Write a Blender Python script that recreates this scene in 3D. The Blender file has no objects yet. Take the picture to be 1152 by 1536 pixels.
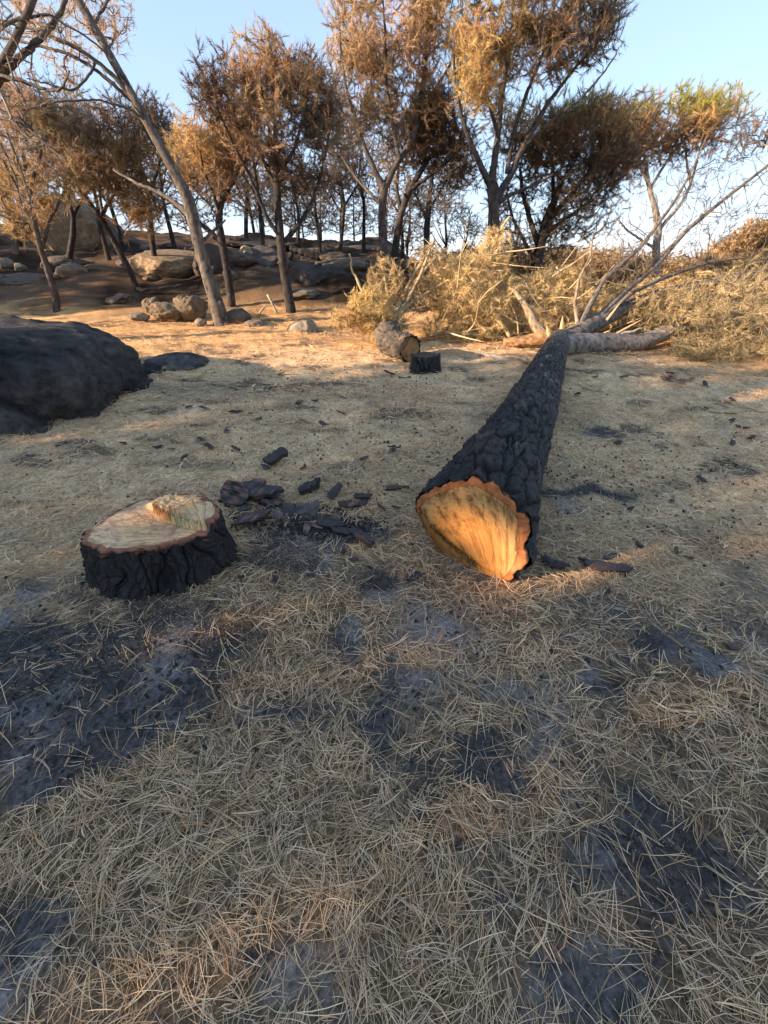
import bpy, math, random
import numpy as np

# ------------------------------------------------------------------ camera, world, sun, exposure
scene = bpy.context.scene
PITCH = math.radians(29.9)
F_PX = 640.0                                   # focal length in photograph pixels (1152 x 1536)
cam_d = bpy.data.cameras.new('camera'); cam = bpy.data.objects.new('camera', cam_d)
scene.collection.objects.link(cam); scene.camera = cam
cam_d.sensor_fit = 'VERTICAL'; cam_d.sensor_height = 36.0; cam_d.lens = 36.0 * F_PX / 1536.0
cam_d.clip_start = 0.05; cam_d.clip_end = 2000
cam.location = (0, 0, 1.5); cam.rotation_euler = (math.pi / 2 - PITCH, 0, 0)

SUN_ELEV = math.radians(16.0)
SUN_AZ = np.array([-0.94, -0.34]); SUN_AZ /= np.linalg.norm(SUN_AZ)      # horizontal direction towards the sun
world = bpy.data.worlds.new('World'); scene.world = world; world.use_nodes = True
wn = world.node_tree
bgn = wn.nodes['Background']
sky = wn.nodes.new('ShaderNodeTexSky'); sky.sky_type = 'NISHITA'; sky.sun_disc = False
sky.sun_elevation = SUN_ELEV; sky.sun_rotation = math.atan2(SUN_AZ[0], SUN_AZ[1])
sky.air_density = 1.0; sky.dust_density = 0.0; sky.ozone_density = 10.0
soft = wn.nodes.new('ShaderNodeGamma'); soft.inputs[1].default_value = 0.43          # the phone's compressed tonal range, over the whole sky alike
wn.links.new(sky.outputs[0], soft.inputs[0]); wn.links.new(soft.outputs[0], bgn.inputs[0]); bgn.inputs[1].default_value = 0.15
sun_d = bpy.data.lights.new('sun', 'SUN'); sun = bpy.data.objects.new('sun', sun_d); scene.collection.objects.link(sun)
sun_d.energy = 2.4; sun_d.angle = math.radians(0.6); sun_d.color = (1.0, 0.87, 0.67)
ce = math.cos(SUN_ELEV)
SUN3 = np.array([SUN_AZ[0] * ce, SUN_AZ[1] * ce, math.sin(SUN_ELEV)])
from mathutils import Vector
sun.rotation_euler = Vector(SUN3).to_track_quat('Z', 'Y').to_euler()
vs = scene.view_settings
vs.view_transform = 'Standard'; vs.look = 'None'; vs.gamma = 1.0; vs.use_curve_mapping = False
vs.exposure = 2.44
vs.use_white_balance = True; vs.white_balance_temperature = 7700; vs.white_balance_tint = 25
scene.cycles.max_bounces = 5; scene.cycles.diffuse_bounces = 3; scene.cycles.glossy_bounces = 2
scene.cycles.transparent_max_bounces = 6; scene.cycles.use_adaptive_sampling = True

# ------------------------------------------------------------------ projection helpers (pixel of the photo -> point in the place)
CAM = np.array([0, 0, 1.5])
FW = np.array([0, math.cos(PITCH), -math.sin(PITCH)]); UP = np.array([0, math.sin(PITCH), math.cos(PITCH)]); RT = np.array([1.0, 0, 0])
def ray(px, py): return FW + (px - 576) / F_PX * RT - (py - 768) / F_PX * UP
def at(px, py, Y):
    r = ray(px, py); return CAM + r * (Y / r[1])
def depth_of(p): return float((np.asarray(p) - CAM) @ FW)
def rad_px(w, p): return 0.5 * w * depth_of(p) / F_PX
def on_plane(px, py, p0, n):
    r = ray(px, py); return CAM + r * (((p0 - CAM) @ n) / (r @ n))

# ------------------------------------------------------------------ noise
def _hash(ix, iy, iz, seed):
    h = (ix.astype(np.int64) * 374761393 + iy.astype(np.int64) * 668265263 + iz.astype(np.int64) * 2147483647 + seed * 974634777) & 0xFFFFFFFF
    h = ((h ^ (h >> 13)) * 1274126177) & 0xFFFFFFFF
    h = ((h ^ (h >> 16)) * 2246822519) & 0xFFFFFFFF
    return ((h ^ (h >> 15)) & 0xFFFFFF) / float(0xFFFFFF)
def vnoise(p, seed=0):
    p = np.asarray(p, float)
    if p.shape[-1] == 2: p = np.concatenate([p, np.zeros(p.shape[:-1] + (1,))], -1)
    i = np.floor(p).astype(np.int64); f = p - i; f = f * f * (3 - 2 * f)
    out = 0
    for dx in (0, 1):
        for dy in (0, 1):
            for dz in (0, 1):
                w = (f[..., 0] if dx else 1 - f[..., 0]) * (f[..., 1] if dy else 1 - f[..., 1]) * (f[..., 2] if dz else 1 - f[..., 2])
                out = out + w * _hash(i[..., 0] + dx, i[..., 1] + dy, i[..., 2] + dz, seed)
    return out * 2 - 1
def fbm(p, seed=0, oct=4, gain=0.5, lac=2.03):
    p = np.asarray(p, float); a = 1; s = 0; t = 0
    for k in range(oct):
        s = s + a * vnoise(p, seed + k * 17); t += a; a *= gain; p = p * lac
    return s / t
def voro(u, v, nu=None, seed=0, jit=0.8):
    """2D Voronoi (u may wrap with period nu): F1, F2, cell random"""
    iu = np.floor(u).astype(np.int64); iv = np.floor(v).astype(np.int64)
    f1 = np.full(u.shape, 9.0); f2 = np.full(u.shape, 9.0); cid = np.zeros(u.shape)
    z = np.zeros_like(iu)
    for du in (-1, 0, 1):
        for dv in (-1, 0, 1):
            cu = iu + du; cv = iv + dv
            ku = cu % nu if nu else cu
            ox = 0.5 + (_hash(ku, cv, z, seed) - .5) * jit; oy = 0.5 + (_hash(ku, cv, z + 7, seed) - .5) * jit
            d = np.hypot(cu + ox - u, cv + oy - v); c = _hash(ku, cv, z + 13, seed)
            m = d < f1
            f2 = np.where(m, f1, np.minimum(f2, d)); cid = np.where(m, c, cid); f1 = np.where(m, d, f1)
    return f1, f2, cid
def sstep(a, b, x):
    t = np.clip((x - a) / (b - a), 0, 1); return t * t * (3 - 2 * t)

# ------------------------------------------------------------------ terrain
def Hbase(x, y):
    x = np.asarray(x, float); y = np.asarray(y, float)
    h = 0.063 * np.minimum(y, 9.5)
    w = 1 - sstep(-0.5, 4.5, x + 0.0 * y)
    t = np.maximum(y - 9.5, 0)
    left = 0.125 * np.minimum(t, 12) + 0.02 * sstep(0, 1, t) + 0.35 * sstep(1.0, 2.6, t + 0.5 * fbm(np.stack([x * .4, y * .4], -1), 5, 2)) - 0.03 * np.maximum(t - 13, 0)
    right = 0.02 * np.minimum(t, 2) - 0.10 * np.clip(t - 2.5, 0, 14) 
    left = left + w * 0.04 * np.clip(-x - 4, 0, 12) * sstep(10, 16, y)
    h = h + np.where(y > 9.5, w * left + (1 - w) * right, 0)
    return h
def H(x, y):
    x = np.asarray(x, float); y = np.asarray(y, float)
    p = np.stack([x, y], -1); d = np.hypot(x, y)
    h = Hbase(x, y)
    h = h + 0.035 * fbm(p * 0.8, 11, 3) + 0.018 * fbm(p * 3.1, 12, 3) * np.exp(-d / 30)
    h = h + 0.006 * fbm(p * 16.0, 13, 2) * np.exp(-d / 5) + 0.030 * fbm(p * 5.0, 16, 3) * sstep(2.5, 5, d) * np.exp(-d / 40)
    hill = sstep(10, 13, y) * (1 - sstep(0, 4, x))
    h = h + hill * (0.26 * fbm(p * 0.55, 14, 4) + 0.20 * np.abs(fbm(p * 1.3, 15, 4)))
    # mound under the big heap of brush, hollow of raked ash beside the stump
    return h
def H1(x, y): return float(H(np.array([x]), np.array([y]))[0])
def gnd(px, py):
    """first hit of the pixel's ray with the terrain"""
    r = ray(px, py); a, b = 0.4, 60.0
    for n in (120, 24, 24):
        t = np.geomspace(a, b, n); P = CAM + t[:, None] * r
        under = P[:, 2] < H(P[:, 0], P[:, 1])
        k = int(np.argmax(under)) if under.any() else n - 1
        a, b = t[max(k - 1, 0)], t[k]
    return CAM + b * r

# ------------------------------------------------------------------ litter cover: where the needles lie and where bare ash shows
BARE = []
for px, py, rx, ry, s in [(170, 1020, .50, .26, 1.2), (60, 1120, .30, .16, 1.0), (240, 960, .40, .14, 1.1), (300, 930, .3, .10, .8), (503, 958, .085, .07, .9), (612, 1025, .10, .10, .95),
                          (712, 1130, .09, .11, .85), (640, 1180, .09, .09, .6), (575, 1100, .08, .1, .5), (430, 1225, .10, .07, .5), (880, 1450, .13, .09, .75), (985, 1300, .16, .12, .55), (1000, 950, .13, .08, .7),
                          (1055, 985, .12, .07, .6), (30, 1390, .13, .10, .7), (1100, 1010, .16, .06, .6), (905, 1015, .10, .05, .6), (820, 965, .1, .05, .5), (690, 1290, .1, .08, .45), (1010, 1400, .13, .1, .45), (420, 1440, .1, .07, .4),
                          (480, 800, .42, .13, .9), (430, 840, .30, .12, .85), (870, 740, .38, .07, .9), (905, 650, .25, .10, .5), (560, 880, .16, .10, .5),
                          (170, 880, .5, .12, .5), (20, 960, .35, .2, .7), (700, 640, .2, .2, .3)]:
    g = gnd(px, py); BARE.append((g[0], g[1], rx, ry, s))
def litter(x, y):
    p = np.stack([x, y], -1); d = np.hypot(x, y)
    m = 0.70 + 0.55 * fbm(p * 2.3 + 3.7, 21, 4) + 0.30 * fbm(p * np.array([5.0, 9.0]), 22, 3)
    m = m + 0.15 * sstep(2.2, 4, d)
    w = 0.07 * np.stack([vnoise(p * 7, 31), vnoise(p * 7 + 50, 32)], -1) + 0.03 * np.stack([vnoise(p * 19, 33), vnoise(p * 19 + 50, 34)], -1)
    for bx, by, rx, ry, s in BARE:
        m = m - 0.95 * s * np.exp(-(((x + w[..., 0] - bx) / rx) ** 2 + ((y + w[..., 1] - by) / ry) ** 2) ** 1.3)
    return np.clip(m, 0, 1)

# ------------------------------------------------------------------ materials
def mat_new(name):
    m = bpy.data.materials.new(name); m.use_nodes = True
    nt = m.node_tree; b = nt.nodes['Principled BSDF']
    return m, nt, b
def N(nt, t, **kw):
    n = nt.nodes.new(t)
    for k, v in kw.items(): setattr(n, k, v)
    return n
def col_material(name, rough=0.9, spec=0.2, nscale=30.0, namt=0.35, bump=0.3, bscale=60.0, bdist=0.01, trans=0.0):
    """base colour = point attribute 'col' times fine procedural noise; noise bump"""
    m, nt, b = mat_new(name); L = nt.links
    a = N(nt, 'ShaderNodeAttribute'); a.attribute_name = 'col'
    tc = N(nt, 'ShaderNodeTexCoord')
    n1 = N(nt, 'ShaderNodeTexNoise'); n1.inputs['Scale'].default_value = nscale; n1.inputs['Detail'].default_value = 6; n1.inputs['Roughness'].default_value = 0.65
    L.new(tc.outputs['Object'], n1.inputs['Vector'])
    mr = N(nt, 'ShaderNodeMapRange'); mr.inputs['From Min'].default_value = 0.25; mr.inputs['From Max'].default_value = 0.75
    mr.inputs['To Min'].default_value = 1 - namt; mr.inputs['To Max'].default_value = 1 + namt
    L.new(n1.outputs['Fac'], mr.inputs['Value'])
    mx = N(nt, 'ShaderNodeVectorMath', operation='SCALE'); L.new(a.outputs['Color'], mx.inputs[0]); L.new(mr.outputs[0], mx.inputs['Scale'])
    L.new(mx.outputs[0], b.inputs['Base Color'])
    b.inputs['Roughness'].default_value = rough; b.inputs['Specular IOR Level'].default_value = spec
    if bump:
        n2 = N(nt, 'ShaderNodeTexNoise'); n2.inputs['Scale'].default_value = bscale; n2.inputs['Detail'].default_value = 7; n2.inputs['Roughness'].default_value = 0.7
        L.new(tc.outputs['Object'], n2.inputs['Vector'])
        bp = N(nt, 'ShaderNodeBump'); bp.inputs['Strength'].default_value = bump; bp.inputs['Distance'].default_value = bdist
        L.new(n2.outputs['Fac'], bp.inputs['Height']); L.new(bp.outputs[0], b.inputs['Normal'])
    if trans:
        t = N(nt, 'ShaderNodeBsdfTranslucent'); L.new(mx.outputs[0], t.inputs['Color'])
        mxs = N(nt, 'ShaderNodeMixShader'); mxs.inputs[0].default_value = trans
        L.new(b.outputs[0], mxs.inputs[1]); L.new(t.outputs[0], mxs.inputs[2])
        L.new(mxs.outputs[0], nt.nodes['Material Output'].inputs['Surface'])
    return m
M = {}
M['ground'] = col_material('forest_floor', 0.95, 0.1, 55, 0.85, 1.0, 70, 0.02)
M['needle'] = col_material('pine_needles', 0.6, 0.25, 8, 0.15, 0, trans=0.0)
M['leafneedle'] = col_material('crown_needles', 0.65, 0.2, 3, 0.2, 0, trans=0.42)
M['char'] = col_material('charred_bark', 0.65, 0.4, 60, 0.75, 1.0, 130, 0.02)
M['bark'] = col_material('pine_bark', 0.85, 0.25, 14, 0.45, 0.6, 40, 0.02)
M['rock'] = col_material('granite', 0.9, 0.2, 9, 0.45, 0.7, 28, 0.03)
M['boulder'] = col_material('sooty_boulder', 0.9, 0.2, 9, 0.9, 1.0, 30, 0.05)
M['wood'] = col_material('raw_wood', 0.7, 0.25, 60, 0.18, 0.25, 150, 0.003)
M['chip'] = col_material('bark_flake', 0.6, 0.4, 60, 0.45, 0.6, 120, 0.004)

def cut_material(name, sap, heart, dark, orange, ring=55.0, pith=(0, 0), fan=(0, -0.2), dust=0.0, hr=0.2):
    """end grain: growth rings round the pith, radial checks, saw marks, sawdust"""
    m, nt, b = mat_new(name); L = nt.links
    a = N(nt, 'ShaderNodeAttribute'); a.attribute_name = 'pc'
    def noise(scale, det=5, vec=None, rough=.6):
        n = N(nt, 'ShaderNodeTexNoise'); n.inputs['Scale'].default_value = scale; n.inputs['Detail'].default_value = det; n.inputs['Roughness'].default_value = rough
        L.new(vec or a.outputs['Vector'], n.inputs['Vector']); return n.outputs['Fac']
    def math_(op, x, y=None, clamp=False):
        n = N(nt, 'ShaderNodeMath', operation=op); n.use_clamp = clamp
        for k, v in ((0, x), (1, y)):
            if v is None: continue
            if isinstance(v, (int, float)): n.inputs[k].default_value = v
            else: L.new(v, n.inputs[k])
        return n.outputs[0]
    def mixc(f, c1, c2):
        n = N(nt, 'ShaderNodeMix', data_type='RGBA')
        if isinstance(f, (int, float)): n.inputs[0].default_value = f
        else: L.new(f, n.inputs[0])
        for k, c in ((6, c1), (7, c2)):
            if isinstance(c, tuple): n.inputs[k].default_value = c + (1,)
            else: L.new(c, n.inputs[k])
        return n.outputs[2]
    def ramp(x, lo, hi):
        n = N(nt, 'ShaderNodeMapRange'); n.inputs['From Min'].default_value = lo; n.inputs['From Max'].default_value = hi; L.new(x, n.inputs['Value']); return n.outputs[0]
    off = N(nt, 'ShaderNodeVectorMath', operation='SUBTRACT'); L.new(a.outputs['Vector'], off.inputs[0]); off.inputs[1].default_value = (pith[0], pith[1], 0)
    ln = N(nt, 'ShaderNodeVectorMath', operation='LENGTH'); L.new(off.outputs[0], ln.inputs[0])
    r = math_('ADD', ln.outputs['Value'], math_('MULTIPLY', math_('SUBTRACT', noise(7, 3), .5), 0.05))
    rings = math_('SINE', math_('MULTIPLY', r, ring * 6.283))
    ringf = ramp(rings, 0.2, 1.0)
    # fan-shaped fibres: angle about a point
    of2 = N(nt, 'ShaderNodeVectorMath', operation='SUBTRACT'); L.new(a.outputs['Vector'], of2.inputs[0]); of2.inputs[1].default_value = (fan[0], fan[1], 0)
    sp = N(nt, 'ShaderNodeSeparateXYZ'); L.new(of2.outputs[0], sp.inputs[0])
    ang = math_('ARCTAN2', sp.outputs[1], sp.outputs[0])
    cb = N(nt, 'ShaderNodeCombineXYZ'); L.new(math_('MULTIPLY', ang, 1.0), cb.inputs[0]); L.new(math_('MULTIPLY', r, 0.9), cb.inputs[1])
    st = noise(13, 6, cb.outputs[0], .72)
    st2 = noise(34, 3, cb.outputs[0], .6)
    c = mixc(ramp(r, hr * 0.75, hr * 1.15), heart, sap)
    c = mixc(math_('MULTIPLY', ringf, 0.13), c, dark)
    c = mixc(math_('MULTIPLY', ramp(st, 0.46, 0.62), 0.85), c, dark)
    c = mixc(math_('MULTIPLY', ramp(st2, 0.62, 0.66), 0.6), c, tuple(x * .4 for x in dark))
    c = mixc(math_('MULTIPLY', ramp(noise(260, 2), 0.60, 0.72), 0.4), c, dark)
    if dust:
        c = mixc(math_('MULTIPLY', ramp(noise(11, 4), 0.50, 0.60), dust), c, orange)
        c = mixc(math_('MULTIPLY', ramp(noise(230, 3), 0.55, 0.62), 0.35), c, tuple(min(1, x * 1.3) for x in sap))
        c = mixc(math_('MULTIPLY', ramp(noise(9, 4, rough=.7), 0.60, 0.68), 0.6), c, (0.45, 0.40, 0.37))
    L.new(c, b.inputs['Base Color'])
    b.inputs['Roughness'].default_value = 0.6; b.inputs['Specular IOR Level'].default_value = 0.25
    hgt = math_('ADD', math_('MULTIPLY', st, 0.7), math_('MULTIPLY', noise(160, 4), 0.5))
    bp = N(nt, 'ShaderNodeBump'); bp.inputs['Strength'].default_value = 0.5; bp.inputs['Distance'].default_value = 0.006
    L.new(hgt, bp.inputs['Height']); L.new(bp.outputs[0], b.inputs['Normal'])
    return m

# ------------------------------------------------------------------ mesh helpers
COLL = scene.collection
class MB:
    """collects vertices, faces, colours; links one mesh object"""
    def __init__(self): self.v = []; self.f3 = []; self.f4 = []; self.c = []; self.pc = []; self.n = 0; self.m3 = []; self.m4 = []
    def add(self, v, f3=None, f4=None, col=(.5, .5, .5), mi=0, pc=None):
        v = np.asarray(v, float).reshape(-1, 3); k = len(v)
        c = np.asarray(col, float); c = np.broadcast_to(c, (k, 3)) if c.ndim == 1 else c.reshape(-1, 3)
        self.v.append(v); self.c.append(c); self.pc.append(np.zeros((k, 3)) if pc is None else np.asarray(pc, float).reshape(-1, 3))
        if f3 is not None and len(f3): f3 = np.asarray(f3, np.int64).reshape(-1, 3) + self.n; self.f3.append(f3); self.m3.append(np.full(len(f3), mi))
        if f4 is not None and len(f4): f4 = np.asarray(f4, np.int64).reshape(-1, 4) + self.n; self.f4.append(f4); self.m4.append(np.full(len(f4), mi))
        self.n += k
    def build(self, name, mats, parent=None, smooth=True, origin=None):
        V = np.concatenate(self.v); Cc = np.concatenate(self.c); P = np.concatenate(self.pc)
        if origin is not None: V = V - np.asarray(origin)
        f3 = np.concatenate(self.f3) if self.f3 else np.zeros((0, 3), np.int64); f4 = np.concatenate(self.f4) if self.f4 else np.zeros((0, 4), np.int64)
        me = bpy.data.meshes.new(name)
        me.vertices.add(len(V)); me.vertices.foreach_set('co', V.astype(np.float32).ravel())
        me.loops.add(f3.size + f4.size); me.loops.foreach_set('vertex_index', np.concatenate([f3.ravel(), f4.ravel()]).astype(np.int32))
        me.polygons.add(len(f3) + len(f4))
        ls = np.concatenate([np.arange(len(f3)) * 3, f3.size + np.arange(len(f4)) * 4]).astype(np.int32)
        me.polygons.foreach_set('loop_start', ls)
        me.polygons.foreach_set('use_smooth', np.full(len(ls), smooth))
        mi = np.concatenate([np.concatenate(self.m3) if self.m3 else np.zeros(0), np.concatenate(self.m4) if self.m4 else np.zeros(0)]).astype(np.int32)
        mats = mats if isinstance(mats, (list, tuple)) else [mats]
        for m in mats: me.materials.append(m)
        me.polygons.foreach_set('material_index', mi)
        at_ = me.attributes.new('col', 'FLOAT_COLOR', 'POINT')
        at_.data.foreach_set('color', np.concatenate([Cc, np.ones((len(Cc), 1))], 1).astype(np.float32).ravel())
        if np.abs(P).sum() > 0:
            a2 = me.attributes.new('pc', 'FLOAT_VECTOR', 'POINT'); a2.data.foreach_set('vector', P.astype(np.float32).ravel())
        me.update(calc_edges=True); me.validate()
        o = bpy.data.objects.new(name, me); COLL.objects.link(o)
        if parent is not None: o.parent = parent
        if origin is not None: o.location = tuple(origin)
        return o
def tag(o, label=None, cat=None, group=None, kind=None):
    if label: o['label'] = label
    if cat: o['category'] = cat
    if group: o['group'] = group
    if kind: o['kind'] = kind
    return o
def empty(name, loc, label, cat, group=None):
    o = bpy.data.objects.new(name, None); COLL.objects.link(o); o.location = tuple(loc); o.empty_display_size = 0.2
    return tag(o, label, cat, group)
def part(mb, name, mats, root, smooth=True):
    """child mesh whose vertices are given in world coordinates"""
    return mb.build(name, mats, root, smooth) if root is None else _part(mb, name, mats, root, smooth)
def _part(mb, name, mats, root, smooth):
    o = mb.build(name, mats, root, smooth, origin=None)
    loc = np.array(root.location); p = root.parent
    if p is not None: loc = loc + np.array(p.location)
    co = np.empty(len(o.data.vertices) * 3, np.float32); o.data.vertices.foreach_get('co', co)
    co = co.reshape(-1, 3) - loc.astype(np.float32); o.data.vertices.foreach_set('co', co.ravel()); o.data.update()
    return o
def resample(P, step):
    P = np.asarray(P, float); d = np.r_[0, np.cumsum(np.linalg.norm(np.diff(P[:, :3], axis=0), axis=1))]
    n = max(2, int(round(d[-1] / step)) + 1); s = np.linspace(0, d[-1], n)
    # smooth (Catmull-like) interpolation by cubic smoothing of linear resample
    Q = np.stack([np.interp(s, d, P[:, k]) for k in range(P.shape[1])], 1)
    for _ in range(3):
        if len(Q) > 2: Q[1:-1] = 0.25 * Q[:-2] + 0.5 * Q[1:-1] + 0.25 * Q[2:]
    return Q
def frames(P):
    T = np.gradient(P, axis=0); T /= np.linalg.norm(T, axis=1, keepdims=True) + 1e-9
    A = np.zeros_like(T); ref = np.array([0, 0, 1.0]) if abs(T[0, 2]) < .9 else np.array([0, 1.0, 0])
    a = np.cross(T[0], ref); a /= np.linalg.norm(a)
    for i in range(len(P)):
        a = a - T[i] * (a @ T[i]); a /= np.linalg.norm(a) + 1e-9; A[i] = a
    return T, A, np.cross(T, A)
def tube(mb, P, R, sides=8, col=(.1, .1, .1), mi=0, cap=True, disp=None):
    """P n x 3, R n; disp(s, theta) -> radial offset and colour"""
    P = np.asarray(P, float); n = len(P); T, A, B = frames(P); R = np.broadcast_to(np.asarray(R, float), (n,))
    th = np.linspace(0, 2 * math.pi, sides, endpoint=False)
    s = np.r_[0, np.cumsum(np.linalg.norm(np.diff(P, axis=0), axis=1))]
    rr = np.repeat(R[:, None], sides, 1); cc = np.broadcast_to(np.asarray(col, float), (n, sides, 3)) if np.ndim(col) == 1 else np.repeat(np.asarray(col)[:, None, :], sides, 1)
    if disp is not None:
        S, TH = np.meshgrid(s, th, indexing='ij'); d, cc = disp(S, TH, rr); rr = rr + d
    V = P[:, None, :] + rr[..., None] * (np.cos(th)[None, :, None] * A[:, None, :] + np.sin(th)[None, :, None] * B[:, None, :])
    i, j = np.meshgrid(np.arange(n - 1), np.arange(sides), indexing='ij'); j2 = (j + 1) % sides
    f4 = np.stack([i * sides + j, i * sides + j2, (i + 1) * sides + j2, (i + 1) * sides + j], -1).reshape(-1, 4)
    VV = V.reshape(-1, 3); CC = np.asarray(cc).reshape(-1, 3)
    if cap:
        VV = np.concatenate([VV, P[:1], P[-1:]]); CC = np.concatenate([CC, CC[:1], CC[-1:]])
        k = n * sides; jj = np.arange(sides); j3 = (jj + 1) % sides
        f3 = np.concatenate([np.stack([np.full(sides, k), j3, jj], 1), np.stack([np.full(sides, k + 1), (n - 1) * sides + jj, (n - 1) * sides + j3], 1)])
    else: f3 = None
    mb.add(VV, f3, f4, CC, mi)
def sticks(mb, P0, P1, r0, r1, col, mi=0, sides=3):
    """many straight tapered prisms at once"""
    n = len(P0); D = P1 - P0; D = D / (np.linalg.norm(D, axis=1, keepdims=True) + 1e-9)
    ref = np.where(np.abs(D[:, 2:3]) < .9, np.array([[0, 0, 1.0]]), np.array([[0, 1.0, 0]]))
    A = np.cross(D, ref); A /= np.linalg.norm(A, axis=1, keepdims=True) + 1e-9; B = np.cross(D, A)
    th = np.arange(sides) * 2 * math.pi / sides
    ring = np.cos(th)[None, :, None] * A[:, None] + np.sin(th)[None, :, None] * B[:, None]
    V = np.concatenate([P0[:, None] + ring * np.reshape(r0, (-1, 1, 1)), P1[:, None] + ring * np.reshape(r1, (-1, 1, 1))], 1)
    base = (np.arange(n) * 2 * sides)[:, None]; j = np.arange(sides); j2 = (j + 1) % sides
    f4 = np.stack([base + j, base + j2, base + sides + j2, base + sides + j], -1).reshape(-1, 4)
    c = np.broadcast_to(np.asarray(col, float), (n, 3)) if np.ndim(col) == 1 else col
    mb.add(V.reshape(-1, 3), None, f4, np.repeat(c, 2 * sides, 0), mi)
def ribbons(mb, P, W, side, col, mi=0):
    """P n x k x 3, W n x k, side n x 3: flat strips"""
    n, k, _ = P.shape
    L_ = P - side[:, None] * W[..., None] * .5; R_ = P + side[:, None] * W[..., None] * .5
    V = np.stack([L_, R_], 2).reshape(-1, 3)
    base = (np.arange(n) * 2 * k)[:, None]; j = np.arange(k - 1) * 2
    f4 = np.stack([base + j, base + j + 1, base + j + 3, base + j + 2], -1).reshape(-1, 4)
    mb.add(V, None, f4, np.repeat(col, 2 * k, 0) if np.ndim(col) == 2 else col, mi)
rng = np.random.default_rng(7)
def rvec(n, r=rng):
    v = r.normal(size=(n, 3)); return v / np.linalg.norm(v, axis=1, keepdims=True)

# ------------------------------------------------------------------ ground sheet
def make_ground():
    na_f, na_b = 410, 54
    a = np.r_[np.linspace(-0.42 * math.pi, 0.42 * math.pi, na_f, endpoint=False), np.linspace(0.42 * math.pi, 1.58 * math.pi, na_b, endpoint=False)]
    r = np.r_[0.02, np.geomspace(0.14, 26, 300), np.geomspace(28, 900, 36)]
    Rr, A = np.meshgrid(r, a, indexing='ij'); x = Rr * np.sin(A); y = Rr * np.cos(A)
    z = H(x, y); p = np.stack([x, y], -1)
    m = litter(x, y)
    d = Rr
    ash = fbm(p * 6, 41, 4); pale = sstep(0.0, 0.45, fbm(p * 3.3 + 9, 42, 4))
    bare = np.array([0.090, 0.082, 0.076]) * (1 + 0.6 * ash)[..., None]
    bare = bare * (1 - pale[..., None]) + np.array([0.25, 0.235, 0.22]) * pale[..., None]
    # damp brown earth with sawdust round the stump
    g = np.array([-0.75, 1.65]); br = np.exp(-(((x - g[0]) / .55) ** 2 + ((y - g[1]) / .35) ** 2))[..., None]
    bare = bare * (1 - 0.8 * br) + np.array([0.085, 0.052, 0.034]) * 0.8 * br
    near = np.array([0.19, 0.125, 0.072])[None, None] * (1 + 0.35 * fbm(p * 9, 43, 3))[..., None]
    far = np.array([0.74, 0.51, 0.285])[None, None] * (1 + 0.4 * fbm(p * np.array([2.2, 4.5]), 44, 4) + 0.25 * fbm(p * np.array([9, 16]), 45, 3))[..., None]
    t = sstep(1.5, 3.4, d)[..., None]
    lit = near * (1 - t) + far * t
    grey = sstep(0.05, 0.55, fbm(p * np.array([1.1, 2.6]) + 4, 46, 4))[..., None] * sstep(2.5, 5, d)[..., None]
    lit = lit * (1 - 0.5 * grey) + np.array([0.16, 0.14, 0.12]) * 0.5 * grey
    spk = sstep(0.20, 0.42, fbm(p * np.array([2.6, 5.0]) + 31, 49, 4))[..., None] * sstep(2.2, 4, d)[..., None]; lit = lit * (1 - .8 * spk) + np.array([.06, .055, .05]) * .8 * spk
    mm = sstep(0.12, 0.75, m)[..., None]
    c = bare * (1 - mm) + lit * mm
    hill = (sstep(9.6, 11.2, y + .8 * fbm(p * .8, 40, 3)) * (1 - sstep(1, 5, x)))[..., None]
    hc = np.array([0.12, 0.08, 0.052]) * (1 + 0.6 * fbm(p * 1.3, 47, 5))[..., None]  # burnt hillside earth, darkened further to paint in its shade
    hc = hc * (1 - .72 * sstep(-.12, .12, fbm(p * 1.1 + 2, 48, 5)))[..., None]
    rd = sstep(6.0, 8.0, d)[..., None]; c = c * (1 - rd * (1 - np.array([.97, .83, .66])))  # warm cast of sunlight painted into the far litter
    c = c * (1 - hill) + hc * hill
    z = z + 0.012 * m * np.exp(-d / 4)
    n, k = x.shape
    i, j = np.meshgrid(np.arange(n - 1), np.arange(k), indexing='ij'); j2 = (j + 1) % k
    f4 = np.stack([i * k + j, (i + 1) * k + j, (i + 1) * k + j2, i * k + j2], -1).reshape(-1, 4)
    mb = MB(); V = np.stack([x, y, z], -1).reshape(-1, 3)
    V = np.concatenate([V, [[0, 0, H1(0, 0)]]]); C_ = np.concatenate([np.clip(c, 0.005, 1).reshape(-1, 3), [[.1, .08, .06]]])
    jj = np.arange(k); f3 = np.stack([np.full(k, n * k), jj, (jj + 1) % k], 1)[:, [0, 2, 1]]
    f3 = f3[:, [0, 2, 1]]
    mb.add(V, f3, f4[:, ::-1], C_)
    o = mb.build('ground', M['ground']); o.data.flip_normals() if o.data.polygons[5000].normal.z < 0 else None
    return tag(o, 'ash-darkened forest floor covered in fallen brown pine needles', 'ground', kind='structure')
make_ground()

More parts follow.
